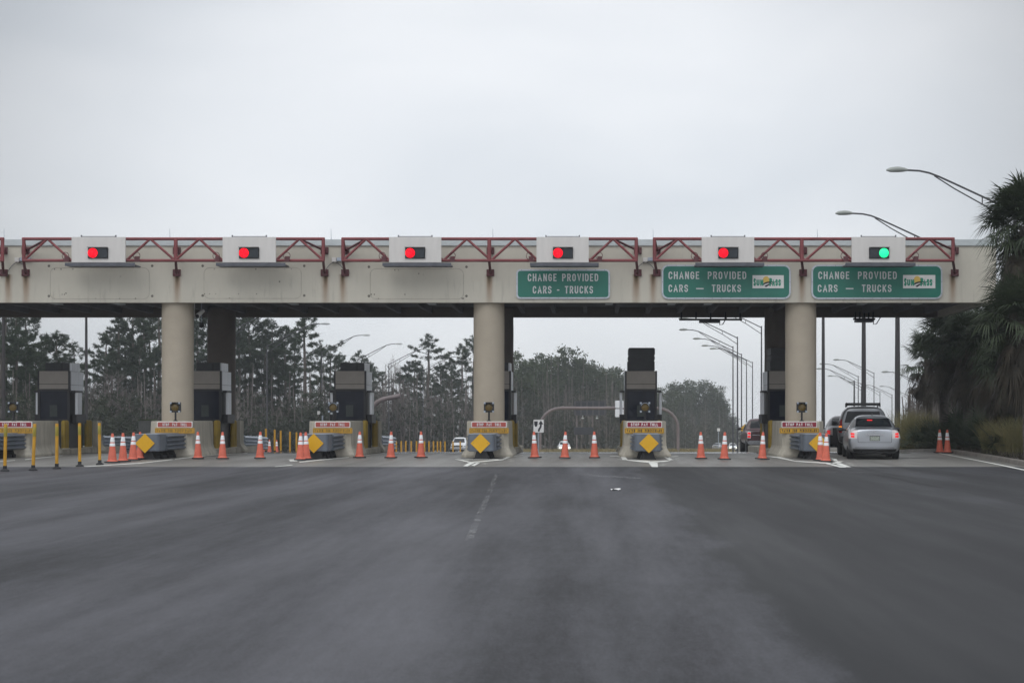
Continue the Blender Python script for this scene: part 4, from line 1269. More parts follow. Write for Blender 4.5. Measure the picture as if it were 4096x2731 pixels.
t.part('panel', MB().box(px(2295, d), px(2425, d), d, d + .12, pz(1661, d), pz(1603, d)), 'logo_dark')
mb = MB()
for x in np.linspace(2300, 2420, 6):
    mb.box(px(x, d) - .09, px(x, d) + .09, d - .14, d - .001, pz(1663, d), pz(1600, d))
for y in (1606, 1632, 1658):
    mb.box(px(2295, d), px(2425, d), d - .2, d - .141, pz(y + 1, d), pz(y - 1, d))
t.part('brace', mb, 'lamp_metal')
for x in (2307, 2371):
    t.part('post', MB().box(px(x, d) - .1, px(x, d) + .1, d + .13, d + .3, gz(d) - .2, pz(1640, d)), 'gantry')
t.part('lower_panel', MB().box(px(2296, d), px(2374, d), d + .0, d + .1, pz(1738, d), pz(1708, d)), 'logo_dark')
for x, lab in ((2331, 'left'), (2388, 'right')):
    t.part('sign_light', MB().box(px(x - 5, d), px(x + 5, d), d - .7, d - .3, pz(1674, d), pz(1671, d)).box(px(x, d) - .03, px(x, d) + .03, d - .35, d - .001, pz(1672, d), pz(1661, d)), 'lamp_pale')
d = 86
xk0, xk1, zk0, zk1 = px(2134, d), px(2175, d), pz(1729, d), pz(1678, d)
t = Thing('keep_right_sign', 'small white keep right sign with black curving arrow on a post', 'sign', ((xk0 + xk1) / 2, d, gz(d)))
t.part('post', MB().box(px(2153, d) - .035, px(2153, d) + .035, d + .02, d + .09, gz(d) - .2, zk1 - .05), 'galv')
pn = t.part('panel', MB().extrude_y(rrect(xk0, xk1, zk0, zk1, .04, 3), d, d + .015), 'white')
W_, H_ = xk1 - xk0, zk1 - zk0
U = lambda u, v_: (xk0 + u * W_, d - .004, zk0 + (1 - v_) * H_)
mb = MB()
mb.add([U(.06, .13), U(.42, .13), U(.40, .38), U(.33, .52), U(.24, .57), U(.15, .52), U(.08, .38)], [tuple(range(7))])
sl = [U(.42, .93), U(.44, .78), U(.52, .66), U(.62, .52), U(.64, .36)], [U(.60, .93), U(.61, .82), U(.70, .70), U(.79, .55), U(.80, .36)]
mb.add(sl[0] + sl[1], [(i, i + 1, 5 + i + 1, 5 + i) for i in range(4)])
mb.add([U(.47, .36), U(.72, .06), U(.96, .36)], [(0, 1, 2)])
t.part('arrow_symbol', mb, 'logo_dark', parent=pn, fix=False)
d = 99
t = Thing('warning_sign', 'small yellow diamond warning sign half hidden by the dark pickup', 'sign', (px(2981, d), d, gz(d)))
zc = pz(1716, d)
xc = px(2981, d)
t.part('panel', MB().extrude_y([(xc - .38, zc), (xc, zc - .38), (xc + .38, zc), (xc, zc + .38)], d, d + .02), 'sign_yellow')
t.part('post', MB().box(xc - .035, xc + .035, d + .021, d + .08, gz(d) - .1, zc + .1), 'galv')
d = 260
t = Thing('small_sign', 'tiny pale sign on a post before the far wood past the tall booth', 'sign', (px(2874, d), d, gz(d)))
t.part('panel', MB().box(px(2869, d), px(2880, d), d, d + .05, pz(1724, d), pz(1712, d)), 'white')
t.part('post', MB().box(px(2874, d) - .06, px(2874, d) + .06, d + .051, d + .15, gz(d) - .1, pz(1716, d)), 'galv')

# ================================================================== VEHICLES
M['silver'] = material('silver_paint', (.42, .44, .475), .28, metal=.75, var=.03, coat=.6)
M['suv_silver'] = material('grey_silver_paint', (.20, .21, .225), .3, metal=.6, var=.03, coat=.5)
M['dark_paint'] = material('dark_brown_paint', (.030, .024, .028), .3, var=.05, coat=.25)
M['maroon_paint'] = material('dark_maroon_paint', (.045, .018, .022), .3, var=.05, coat=.3)
M['white_car'] = material('white_car_paint', (.70, .72, .74), .3, var=.03, coat=.5)
M['car_glass'] = material('car_glass', (.010, .012, .015), .08, var=.1, spec=.3)
M['car_trim'] = material('car_trim', (.022, .022, .024), .55, var=.1)
M['tyre'] = material('tyre', (.018, .018, .019), .85, var=.2)
M['rim'] = material('wheel_rim', (.32, .33, .34), .35, metal=.8, var=.1)
M['chrome'] = material('chrome', (.55, .56, .58), .18, metal=.9, var=.03)
M['tail_lit'] = material('tail_light_lit', (.5, .02, .02), .25, var=.1, emit=(1, .01, .015), estr=.55)
M['tail_amber'] = material('tail_light_glow', (.7, .2, .02), .25, var=.1, emit=(1, .30, .03), estr=1.2)
M['tail_clear'] = material('tail_light_clear', (.66, .60, .60), .2, var=.1)
M['tail_red'] = material('tail_light_red', (.22, .012, .015), .25, var=.1)
M['headlight'] = material('headlight_lit', (.9, .9, .8), .2, var=.02, emit=(1, .95, .72), estr=4.0)
M['head_off'] = material('headlight_off', (.35, .37, .38), .15, metal=.3, var=.1)
M['plate'] = material('licence_plate', (.27, .30, .26), .5, var=.5, scale=26)
def loft(stations, sub=2):
    """stations: (y, z_bottom, [(half width, z) ... from sill to roof edge], z_roof)."""
    vs, fs = [], []
    for y, zb, ring, zr in stations:
        half = [(0, zb), (ring[0][0] * .86, zb)] + list(ring) + [(ring[-1][0] * .6, zr), (0, zr + .008)]
        full = [(-x, z) for x, z in half[1:-1]][::-1]
        vs += [(x, y, z) for x, z in half] + [(x, y, z) for x, z in full]
    n = len(vs) // len(stations)
    for j in range(len(stations) - 1):
        for q in range(n):
            fs.append((j * n + q, j * n + (q + 1) % n, (j + 1) * n + (q + 1) % n, (j + 1) * n + q))
    # caps as strips so the subdivision keeps them tidy
    h = n // 2
    for base, flip in ((0, False), ((len(stations) - 1) * n, True)):
        for q in range(h):
            a, b, c, e = base + q, base + q + 1, base + (n - q - 1) % n, base + (n - q) % n
            f = [a, b, c, e]
            g = []
            for i in f:
                if i not in g:
                    g.append(i)
            if len(g) > 2:
                fs.append(tuple(g if flip else g[::-1]))
    me = bpy.data.meshes.new('loft')
    me.from_pydata(vs, [], fs)
    bm = bmesh.new()
    bm.from_mesh(me)
    bmesh.ops.recalc_face_normals(bm, faces=bm.faces)
    bm.to_mesh(me)
    bm.free()
    ob = bpy.data.objects.new('loft', me)
    COL.objects.link(ob)
    md = ob.modifiers.new('s', 'SUBSURF')
    md.levels = md.render_levels = sub
    dg = bpy.context.evaluated_depsgraph_get()
    ev = ob.evaluated_get(dg)
    m2 = bpy.data.meshes.new_from_object(ev)
    bpy.data.objects.remove(ob)
    mb = MB()
    mb.v = [tuple(v.co) for v in m2.vertices]
    mb.f = [tuple(p.vertices) for p in m2.polygons]
    return mb
def patch(bvh, corners, axis, n=8, m=6, off=.012, sgn=1):
    """grid between four (u, z) corners thrown onto a body along an axis: 'r' rear, 'f' front, 's' side (sgn)."""
    mb = MB()
    c = [Vector(q) for q in corners]
    pts = []
    for j in range(m + 1):
        row = []
        for i in range(n + 1):
            u, v_ = i / n, j / m
            p = (c[0] * (1 - u) + c[1] * u) * (1 - v_) + (c[3] * (1 - u) + c[2] * u) * v_
            if axis == 'r':
                o_, dr = Vector((p.x, -5, p.y)), Vector((0, 1, 0))
            elif axis == 'f':
                o_, dr = Vector((p.x, 12, p.y)), Vector((0, -1, 0))
            else:
                o_, dr = Vector((sgn * 5, p.x, p.y)), Vector((-sgn, 0, 0))
            loc, nor, _, _ = bvh.ray_cast(o_, dr)
            row.append(None if loc is None else loc + (nor if nor.dot(dr) < 0 else -nor) * off)
        pts.append(row)
    idx = {}
    vs, fs = [], []
    for j in range(m + 1):
        for i in range(n + 1):
            if pts[j][i] is not None:
                idx[i, j] = len(vs)
                vs.append(pts[j][i])
    for j in range(m):
        for i in range(n):
            k = [(i, j), (i + 1, j), (i + 1, j + 1), (i, j + 1)]
            if all(q in idx for q in k):
                fs.append(tuple(idx[q] for q in k))
    return mb.add(vs, fs)
def wheels(t, track, ys, r, w=.22):
    for y in ys:
        for s in (-1, 1):
            wh = t.part('wheel', MB().lathe([(r * .62, -w / 2), (r * .93, -w / 2), (r, -w * .36), (r, w * .36), (r * .93, w / 2), (r * .62, w / 2)], 22, (s * track, y, r), 'x'), 'tyre', smooth=True)
            t.part('rim', MB().lathe([(r * .60, -w * .46), (r * .62, 0), (r * .60, w * .46)], 16, (s * track, y, r), 'x'), 'rim', parent=wh, smooth=True)
def mirror(t, x, y, z, s, mat):
    mb = MB().tube([(s * (x - .12), y, z - .02), (s * x, y - .01, z)], .03, 8)
    mb.tube([(s * (x - .02), y - .03, z + .01), (s * (x + .1), y - .03, z + .01), (s * (x + .18), y - .03, z + .005)], [.06, .085, .055], 10)
    t.part('side_mirror', mb, mat, smooth=True)
def car(name, label, cat, X, Y, yaw, kind, paint, lights=True, front=False, group=None):
    """cars are built rear at y=0 heading +y, then turned."""
    t = Thing(name, label, cat, (X, Y, gz(Y)), 0 if not front else math.pi, group, local=True)
    t.root.rotation_euler = (0, 0, -R(yaw) + (math.pi if front else 0))
    if kind == 'sedan':
        S = [(0.0, .36, [(.60, .40), (.74, .60), (.70, .88), (.52, .985)], 1.00), (.06, .27, [(.80, .36), (.885, .62), (.80, .93), (.60, 1.045)], 1.055),
             (.30, .22, [(.86, .34), (.905, .62), (.84, .96), (.66, 1.075)], 1.09), (.52, .20, [(.87, .32), (.905, .62), (.855, .98), (.67, 1.10)], 1.115),
             (.62, .20, [(.87, .32), (.905, .62), (.86, .98), (.66, 1.14)], 1.17), (1.12, .19, [(.875, .30), (.905, .62), (.87, .985), (.585, 1.455)], 1.475),
             (1.35, .19, [(.875, .30), (.905, .62), (.87, .985), (.565, 1.485)], 1.515), (2.1, .19, [(.875, .30), (.905, .62), (.87, .97), (.565, 1.50)], 1.535),
             (2.7, .19, [(.875, .30), (.905, .62), (.87, .95), (.57, 1.43)], 1.46), (3.35, .2, [(.875, .32), (.90, .6), (.86, .90), (.68, 1.03)], 1.04),
             (3.9, .2, [(.86, .34), (.885, .58), (.83, .82), (.62, .93)], .945), (4.4, .24, [(.78, .36), (.83, .55), (.74, .74), (.5, .82)], .83), (4.57, .32, [(.6, .40), (.66, .54), (.58, .66), (.4, .72)], .73)]
        body = loft(S)
        bvh = BVHTree.FromPolygons([Vector(v) for v in body.v], body.f)
        t.part('body', body, paint, smooth=2)
        t.part('rear_window', patch(bvh, [(-.615, 1.125), (.615, 1.125), (.545, 1.405), (-.545, 1.405)], 'r', 10, 6), 'car_glass', smooth=2)
        t.part('windscreen', patch(bvh, [(-.62, 1.07), (.62, 1.07), (.52, 1.40), (-.52, 1.40)], 'f', 10, 6), 'car_glass', smooth=2)
        for s in (-1, 1):
            t.part('side_window', patch(bvh, [(1.05, 1.03), (2.05, 1.01), (2.05, 1.40), (1.35, 1.40)], 's', 7, 4, sgn=s), 'car_glass', smooth=2)
            t.part('side_window', patch(bvh, [(2.12, 1.01), (3.05, 1.00), (2.55, 1.38), (2.12, 1.40)], 's', 7, 4, sgn=s), 'car_glass', smooth=2)
            mirror(t, .92, 2.95, 1.0, s, 'car_trim')
            a, b = s * .58, s * .86
            o = t.part('tail_light', patch(bvh, [(min(a, b), .72), (max(a, b), .72), (max(a, b) - (.03 if s > 0 else 0), 1.0), (min(a, b) + (.03 if s < 0 else 0), 1.0)], 'r', 6, 6, off=.014), 'tail_clear', smooth=2)
            if lights:
                for z0_, z1_ in ((.755, .825), (.845, .905)):
                    a, b = s * .68, s * .79
                    t.part('lamp', patch(bvh, [(min(a, b), z0_), (max(a, b), z0_), (max(a, b), z1_), (min(a, b), z1_)], 'r', 4, 3, off=.020), 'tail_lit', parent=o, smooth=2)
            a, b = s * .50, s * .74
            t.part('headlight', patch(bvh, [(min(a, b), .60), (max(a, b), .60), (max(a, b), .72), (min(a, b), .70)], 'f', 6, 4, off=.012), 'headlight' if front else 'head_off', smooth=2)
        lid = MB()
        for q in ([(-.55, .585), (.55, .585), (.55, .595), (-.55, .595)], [(-.60, 1.0), (-.588, 1.0), (-.55, .59), (-.562, .59)], [(.588, 1.0), (.60, 1.0), (.562, .59), (.55, .59)]):
            pm = patch(bvh, [q[0], q[1], q[2], q[3]], 'r', 10, 3, off=.006)
            lid.add(pm.v, pm.f)
        t.part('boot_seam', lid, 'car_trim')
        t.part('plate', patch(bvh, [(-.155, .655), (.155, .655), (.155, .80), (-.155, .80)], 'r', 3, 3, off=.016), 'plate')
        t.part('plate_frame', patch(bvh, [(-.17, .645), (.17, .645), (.17, .815), (-.17, .815)], 'r', 3, 3, off=.010), 'car_trim')
        t.part('boot_handle', patch(bvh, [(-.30, .835), (.30, .835), (.30, .875), (-.30, .875)], 'r', 8, 2, off=.022), 'chrome')
        t.part('badge', patch(bvh, [(-.05, .925), (.05, .925), (.05, .965), (-.05, .965)], 'r', 3, 3, off=.012), 'chrome')
        t.part('lower_bumper', patch(bvh, [(-.70, .29), (.70, .29), (.74, .37), (-.74, .37)], 'r', 10, 3, off=.014), 'car_trim')
        t.part('bumper_groove', patch(bvh, [(-.78, .405), (.78, .405), (.80, .42), (-.80, .42)], 'r', 10, 2, off=.008), 'car_trim')
        if lights and paint == 'silver':
            t.part('brake_light', patch(bvh, [(-.20, 1.315), (-.02, 1.315), (-.02, 1.352), (-.20, 1.352)], 'r', 4, 2, off=.017), 'tail_lit')
        t.part('grille', patch(bvh, [(-.35, .42), (.35, .42), (.38, .62), (-.38, .62)], 'f', 6, 4, off=.012), 'car_trim')
        t.part('antenna', MB().lathe([(.035, 1.515), (.02, 1.55), (.006, 1.60)], 8, (.02, 1.5, 0)), 'car_trim')
        t.part('exhaust', MB().tube([(-.45, .05, .24), (-.45, .5, .25)], .03, 8), 'car_trim')
        wheels(t, .775, (.92, 3.62), .315)
        t.part('underbody', MB().box(-.66, .66, .25, 4.2, .2, .34), 'car_trim')
    elif kind == 'suv':
        S = [(0.0, .55, [(.74, .56), (.80, .80), (.78, 1.12), (.62, 1.70)], 1.73), (.05, .48, [(.88, .52), (.94, .80), (.91, 1.14), (.74, 1.77)], 1.80),
             (.30, .42, [(.92, .50), (.955, .80), (.93, 1.15), (.76, 1.80)], 1.85), (1.5, .40, [(.92, .48), (.955, .80), (.93, 1.15), (.76, 1.81)], 1.87),
             (2.6, .40, [(.92, .48), (.955, .80), (.93, 1.13), (.74, 1.76)], 1.81), (3.25, .42, [(.92, .48), (.95, .80), (.92, 1.08), (.76, 1.20)], 1.22),
             (4.1, .45, [(.90, .50), (.93, .78), (.88, 1.00), (.70, 1.10)], 1.12), (4.5, .5, [(.82, .54), (.86, .74), (.80, .92), (.6, 1.0)], 1.01)]
        body = loft(S)
        bvh = BVHTree.FromPolygons([Vector(v) for v in body.v], body.f)
        t.part('body', body, paint, smooth=2)
        t.part('rear_window', patch(bvh, [(-.70, 1.24), (.70, 1.24), (.59, 1.66), (-.59, 1.66)], 'r', 10, 6, off=.014), 'car_glass', smooth=2)
        t.part('windscreen', patch(bvh, [(-.66, 1.25), (.66, 1.25), (.58, 1.68), (-.58, 1.68)], 'f', 8, 6), 'car_glass', smooth=2)
        for s in (-1, 1):
            for a, b in ((.35, 1.15), (1.25, 2.0), (2.1, 2.85)):
                t.part('side_window', patch(bvh, [(a, 1.22), (b, 1.22), (b - (.2 if b > 2.5 else 0), 1.66), (a + .05, 1.66)], 's', 6, 4, sgn=s), 'car_glass', smooth=2)
            a, b = s * .79, s * .90
            o = t.part('tail_light', patch(bvh, [(min(a, b), .86), (max(a, b), .86), (max(a, b), 1.36), (min(a, b), 1.36)], 'r', 4, 8, off=.016), 'tail_red', smooth=2)
            t.part('lamp', patch(bvh, [(min(a, b) + .01, .98), (max(a, b) - .01, .98), (max(a, b) - .01, 1.10), (min(a, b) + .01, 1.10)], 'r', 3, 3, off=.024), 'tail_amber' if s < 0 else 'tail_lit', parent=o, smooth=2)
            mirror(t, .98, 3.0, 1.2, s, 'car_trim')
            t.part('wheel_arch', patch(bvh, [(.35, .50), (1.45, .50), (1.3, .84), (.5, .84)], 's', 8, 5, off=.016, sgn=s), 'car_trim')
        t.part('bumper', MB().box(-.90, .90, -.09, .12, .50, .72), 'car_trim', bevel=.04)
        t.part('plate', patch(bvh, [(-.155, .80), (.155, .80), (.155, .95), (-.155, .95)], 'r', 3, 3, off=.016), 'plate')
        rk = MB()
        for s in (-1, 1):
            rk.tube([(s * .62, .25, 1.86), (s * .62, .40, 1.97), (s * .62, 2.3, 1.97), (s * .62, 2.5, 1.85)], .03, 8)
        for y in (.45, 1.1, 1.8):
            rk.tube([(-.62, y, 1.96), (.62, y, 1.96)], .025, 8)
        rk.box(-.60, .60, .42, .50, 1.88, 1.99)
        t.part('roof_rack', rk, 'car_trim')
        wheels(t, .82, (.95, 3.65), .375, .26)
        t.part('underbody', MB().box(-.7, .7, .2, 4.2, .34, .52), 'car_trim')
    elif kind == 'pickup':
        S = [(0.0, .62, [(.90, .62), (.97, .80), (.96, 1.10), (.93, 1.24)], 1.25), (.06, .56, [(.96, .60), (1.0, .80), (.99, 1.12), (.96, 1.27)], 1.275),
             (1.55, .52, [(.97, .58), (1.0, .80), (.99, 1.12), (.96, 1.27)], 1.275), (1.72, .52, [(.97, .58), (1.0, .80), (.99, 1.13), (.95, 1.30)], 1.31),
             (1.80, .50, [(.97, .56), (1.0, .80), (.99, 1.20), (.78, 1.86)], 1.88), (2.1, .48, [(.97, .56), (1.0, .80), (.99, 1.2), (.76, 1.90)], 1.95),
             (3.3, .48, [(.97, .56), (1.0, .80), (.98, 1.2), (.75, 1.88)], 1.93), (4.0, .5, [(.97, .56), (.99, .80), (.96, 1.14), (.8, 1.26)], 1.28),
             (5.0, .52, [(.95, .58), (.97, .80), (.93, 1.05), (.76, 1.17)], 1.19), (5.4, .56, [(.88, .62), (.90, .80), (.86, .98), (.7, 1.08)], 1.09)]
        body = loft(S)
        bvh = BVHTree.FromPolygons([Vector(v) for v in body.v], body.f)
        t.part('body', body, paint, smooth=2)
        t.part('rear_window', patch(bvh, [(-.68, 1.40), (.68, 1.40), (.62, 1.80), (-.62, 1.80)], 'r', 8, 6, off=.014), 'car_glass', smooth=2)
        t.part('windscreen', patch(bvh, [(-.70, 1.32), (.70, 1.32), (.60, 1.78), (-.60, 1.78)], 'f', 8, 6), 'car_glass', smooth=2)
        for s in (-1, 1):
            t.part('side_window', patch(bvh, [(1.95, 1.32), (3.45, 1.32), (3.1, 1.76), (2.0, 1.78)], 's', 8, 4, sgn=s), 'car_glass', smooth=2)
            a, b = s * .80, s * .97
            o = t.part('tail_light', patch(bvh, [(min(a, b), .86), (max(a, b), .86), (max(a, b), 1.22), (min(a, b), 1.22)], 'r', 4, 6, off=.016), 'tail_clear', smooth=2)
            if lights:
                for z0_, z1_ in ((.90, 1.01), (1.07, 1.18)):
                    t.part('lamp', patch(bvh, [(min(a, b) + .02, z0_), (max(a, b) - .02, z0_), (max(a, b) - .02, z1_), (min(a, b) + .02, z1_)], 'r', 3, 3, off=.024), 'tail_lit', parent=o, smooth=2)
            mirror(t, 1.06, 3.45, 1.34, s, 'car_trim')
            t.part('headlight', patch(bvh, [(s * .78 - .14, .84), (s * .78 + .1, .84), (s * .78 + .1, 1.0), (s * .78 - .14, 1.0)], 'f', 4, 4, off=.014), 'head_off', smooth=2)
        t.part('bumper', MB().box(-.97, .97, -.16, .08, .52, .74), 'chrome' if not front else 'car_trim', bevel=.04)
        t.part('tailgate_band', patch(bvh, [(-.72, 1.02), (.72, 1.02), (.72, 1.06), (-.72, 1.06)], 'r', 6, 2, off=.012), 'chrome')
        t.part('plate', patch(bvh, [(-.155, .78), (.155, .78), (.155, .92), (-.155, .92)], 'r', 3, 3, off=.016), 'plate')
        t.part('grille', patch(bvh, [(-.55, .80), (.55, .80), (.55, .98), (-.55, .98)], 'f', 6, 4, off=.014), 'car_trim')
        t.part('front_bumper', MB().box(-.93, .93, 5.28, 5.48, .52, .74), 'chrome', bevel=.05)
        wheels(t, .86, (1.05, 4.35), .39, .27)
        t.part('underbody', MB().box(-.75, .75, .2, 5.1, .40, .6), 'car_trim')
    return t
car('silver_sedan', 'silver sedan with brake lights on, last in the queue by the palms', 'car', 9.74, 48.6, 7.0, 'sedan', 'silver')
car('silver_suv', 'grey silver four wheel drive with black roof rack, ahead of the silver sedan', 'car', 10.33, 53.7, 9.5, 'suv', 'suv_silver')
car('dark_sedan', 'dark brown sedan with one glowing tail light, ahead of the queue by the last island', 'car', 10.72, 59.3, 7.0, 'sedan', 'dark_paint')
car('dark_pickup', 'dark maroon pickup with paired red tail lights, beyond the tall booth lane', 'pickup truck', px(3062, 78), 78, 1.0, 'pickup', 'maroon_paint')
car('white_pickup', 'white pickup coming the other way behind the far yellow posts', 'pickup truck', px(1833, 172), 177, 0, 'pickup', 'white_car', lights=False, front=True)
car('white_car', 'white car with bright headlights coming down past the grass, behind a cone', 'car', px(2250, 196), 200, -4, 'sedan', 'white_car', lights=False, front=True)
car('silver_far_car', 'tiny pale car without lights on the far road past the tall booth', 'car', px(2868, 305), 308, 20, 'sedan', 'silver', lights=False)
car('far_headlight_car', 'tiny far car with two glaring headlights between the lamp poles', 'car', px(2933, 285), 289, 0, 'sedan', 'white_car', lights=False, front=True)

# scrap of litter on the asphalt
t = Thing('paper_scrap', 'crumpled scrap of white paper lying on the dark asphalt', 'litter', (px(2463, 28.6), 28.6, .014))
mb = MB()
rr = random.Random(2)
g = [[(px(2463, 28.6) + (i - 2) * .05 + rr.uniform(-.012, .012), 28.6 + (j - 1.5) * .06 + rr.uniform(-.015, .015), .016 + rr.uniform(0, .035)) for i in range(5)] for j in range(4)]
mb.add([p for r_ in g for p in r_], [(j * 5 + i, j * 5 + i + 1, (j + 1) * 5 + i + 1, (j + 1) * 5 + i) for j in range(3) for i in range(4)])
t.part('sheet', mb, 'white', fix=False)

# ================================================================== TREES
class Tri:                                       # fast store for leaves, needles and twigs
    def __init__(s): s.p, s.f = [], []
    def tri(s, a, b, c):
        o = len(s.p)
        s.p += [a, b, c]
        s.f.append((o, o + 1, o + 2))
    def quad(s, a, b, c, d):
        o = len(s.p)
        s.p += [a, b, c, d]
        s.f.append((o, o + 1, o + 2, o + 3))
    def mesh(s, name, mat):
        me = bpy.data.meshes.new(name)
        me.from_pydata([tuple(p) for p in s.p], [], s.f)
        me.materials.append(mat)
        return me
def rvec(r):
    while True:
        v = Vector((r.uniform(-1, 1), r.uniform(-1, 1), r.uniform(-1, 1)))
        if .1 < v.length < 1:
            return v.normalized()
def tuft(T, c, r, n, ln, w, upb=.35):
    for _ in range(n):
        d = rvec(r)
        d.z += upb
        d.normalize()
        s = d.cross(rvec(r))
        if s.length < .1:
            continue
        s.normalize()
        L = ln * r.uniform(.6, 1.15)
        b = c + d * L * .12
        T.tri(b - s * w, b + s * w, c + d * L)
def leafclump(T, c, r, n, rad, sz):
    for _ in range(n):
        p = c + Vector((r.gauss(0, 1) * rad, r.gauss(0, 1) * rad, r.gauss(0, .75) * rad)) * .55
        a = rvec(r) * sz * r.uniform(.6, 1.2)
        b = rvec(r).cross(a)
        if b.length < .01:
            continue
        b = b.normalized() * sz * .55
        T.quad(p - a, p - b, p + a, p + b)
def ribbon3(T, pts, ws, r):
    s = rvec(r)
    s.z *= .2
    s.normalize()
    for a, b, wa, wb in zip(pts, pts[1:], ws, ws[1:]):
        T.quad(a - s * wa, a + s * wa, b + s * wb, b - s * wb)
def pine_meshes(seed, h, cb, spread, nb, dens=1.0):
    r = random.Random(seed)
    lean = Vector((r.uniform(-.03, .03), r.uniform(-.03, .03), 0))
    P = [Vector((0, 0, -.5))] + [Vector((lean.x * k * h / 7 + r.uniform(-.08, .08), lean.y * k * h / 7 + r.uniform(-.08, .08), h * k / 7)) for k in range(1, 8)]
    def axis(z):
        u = max(0, min(6.999, z / h * 7))
        k = int(u)
        return P[k].lerp(P[k + 1], u - k)
    trunk = MB().tube(P, [.23 * h / 15, .20 * h / 15, .185 * h / 15, .17 * h / 15, .15 * h / 15, .12 * h / 15, .08 * h / 15, .02], 8)
    T = Tri()
    k = 0
    z = h * cb
    gap = False
    while z < h * .985:
        u = (z / h - cb) / (1 - cb)
        shape = (.55 + .45 * math.sin(math.pi * min(1, u * 1.15))) * (1 - max(0, u - .72) * 2.2)
        az0 = r.uniform(0, 6.28)
        nw = r.randint(2, 4)
        for q in range(nw):
            az = az0 + 6.28 * q / nw + r.uniform(-.5, .5)
            L = spread * max(.18, shape) * r.uniform(.35, 1.15)
            el = R(r.uniform(-14, 14) + 38 * u ** 2)
            dr = Vector((math.cos(az) * math.cos(el), math.sin(az) * math.cos(el), math.sin(el)))
            sd = Vector((-math.sin(az), math.cos(az), 0))
            b = axis(z + r.uniform(-.2, .2))
            f = lambda t_: b + dr * L * t_ + Vector((0, 0, .17 * L * t_ * t_ - .05 * L * t_))
            ribbon3(T, [f(0), f(.35), f(.7), f(1)], [.05 * h / 15, .04 * h / 15, .026 * h / 15, .01], r)
            if r.random() < .10:
                continue                             # a bare, broken limb
            for c in range(max(3, int(L * 6.2 * dens))):
                t_ = r.uniform(.38, 1.03) ** .85
                m = f(t_)
                off = sd * r.gauss(0, .26) * (.4 + .55 * L * (1.1 - t_)) + Vector((0, 0, abs(r.gauss(0, .16)) + .02))
                cp = m + off
                if r.random() < .35:
                    ribbon3(T, [m, cp], [.014, .007], r)
                tuft(T, cp, r, 17, .40, .036, .55)
        z += h * (1 - cb) / nb * 2.9 * r.uniform(.55, 1.5) * (1.1 - .45 * u)
    for _ in range(6):
        tuft(T, axis(h) + rvec(r) * .25, r, 13, .42, .034, .55)
    for _ in range(r.randint(4, 9)):                # dead stubs below the crown
        z = h * r.uniform(cb * .4, cb)
        az = r.uniform(0, 6.28)
        b = axis(z)
        ribbon3(T, [b, b + Vector((math.cos(az), math.sin(az), .15)) * r.uniform(.5, 1.7)], [.03, .01], r)
    return trunk, T
def broad_meshes(seed, h, cb, spread, n):
    r = random.Random(seed)
    P = [Vector((0, 0, -.5)), Vector((r.uniform(-.2, .2), r.uniform(-.2, .2), h * .35)), Vector((r.uniform(-.4, .4), r.uniform(-.4, .4), h * .85))]
    trunk = MB().tube(P, [.24, .18, .05], 8)
    T = Tri()
    lobes = [(Vector((r.uniform(-.55, .55) * spread, r.uniform(-.55, .55) * spread, h * (cb + (1 - cb) * r.uniform(.15, .85)))), spread * r.uniform(.32, .58)) for _ in range(15)]
    lobes.append((Vector((0, 0, h * .9)), spread * .35))
    for c, rad in lobes:
        st = P[1].lerp(P[2], r.random())
        ribbon3(T, [st, c], [.07, .02], r)
        for _ in range(int(1.9 * n * rad / spread)):
            d = rvec(r)
            d.z = d.z * .8 + .12
            p = c + d * rad * r.uniform(.55, 1.05)
            p.z = min(p.z, h)
            leafclump(T, p, r, 9, .5, .20)
    return trunk, T
def bare_mesh(T, r, base, h, spread, n1=9, n2=5):
    top = base + Vector((r.uniform(-.08, .08) * h, r.uniform(-.08, .08) * h, h))
    w = .035 + .006 * h
    mid = base.lerp(top, .5) + Vector((r.uniform(-.2, .2), r.uniform(-.2, .2), 0))
    ribbon3(T, [base, mid, top], [w, w * .65, .012], r)
    ribbon3(T, [base, mid, top], [w, w * .65, .012], r)
    for k in range(n1):
        u = r.uniform(.25, .97)
        b = base.lerp(mid, u * 2) if u < .5 else mid.lerp(top, u * 2 - 1)
        az = r.uniform(0, 6.28)
        L = spread * (1.15 - u) * r.uniform(.6, 1.2)
        d = Vector((math.cos(az) * .62, math.sin(az) * .62, .78))
        e = b + d * L
        ribbon3(T, [b, b.lerp(e, .5) + Vector((0, 0, -.03 * L)), e], [.026, .018, .007], r)
        for _ in range(n2):
            q = b.lerp(e, r.uniform(.25, 1))
            d2 = (d + rvec(r) * .8).normalized()
            if d2.z < 0:
                d2.z *= -.5
            ribbon3(T, [q, q + d2 * L * r.uniform(.3, .6)], [.014, .005], r)
def tree_thing(name, trunk, T, mat, bark='bark'):
    root = bpy.data.objects.new(name, None)
    COL.objects.link(root)
    mesh_object('trunk', trunk, M[bark], root, smooth=2)
    cr_ = bpy.data.objects.new('crown', T.mesh('crown', M[mat]))
    COL.objects.link(cr_)
    cr_.parent = root
    return root
PINES = [(tree_thing('pine_tree', *pine_meshes(s, 15, cb, sp, nb, dn), 'needle'), 15) for s, cb, sp, nb, dn in
         ((11, .42, 3.3, 40, 1.0), (12, .50, 2.9, 34, 1.0), (13, .38, 3.8, 46, 1.0), (14, .55, 2.6, 30, .9), (15, .30, 3.4, 52, 1.15), (16, .46, 3.0, 36, .85))]
BROAD = [(tree_thing('evergreen_tree', *broad_meshes(s, 14, cb, sp, 66), 'leaf'), 14) for s, cb, sp in ((31, .18, 4.6), (32, .25, 4.0), (33, .12, 5.2))]
BARE = []
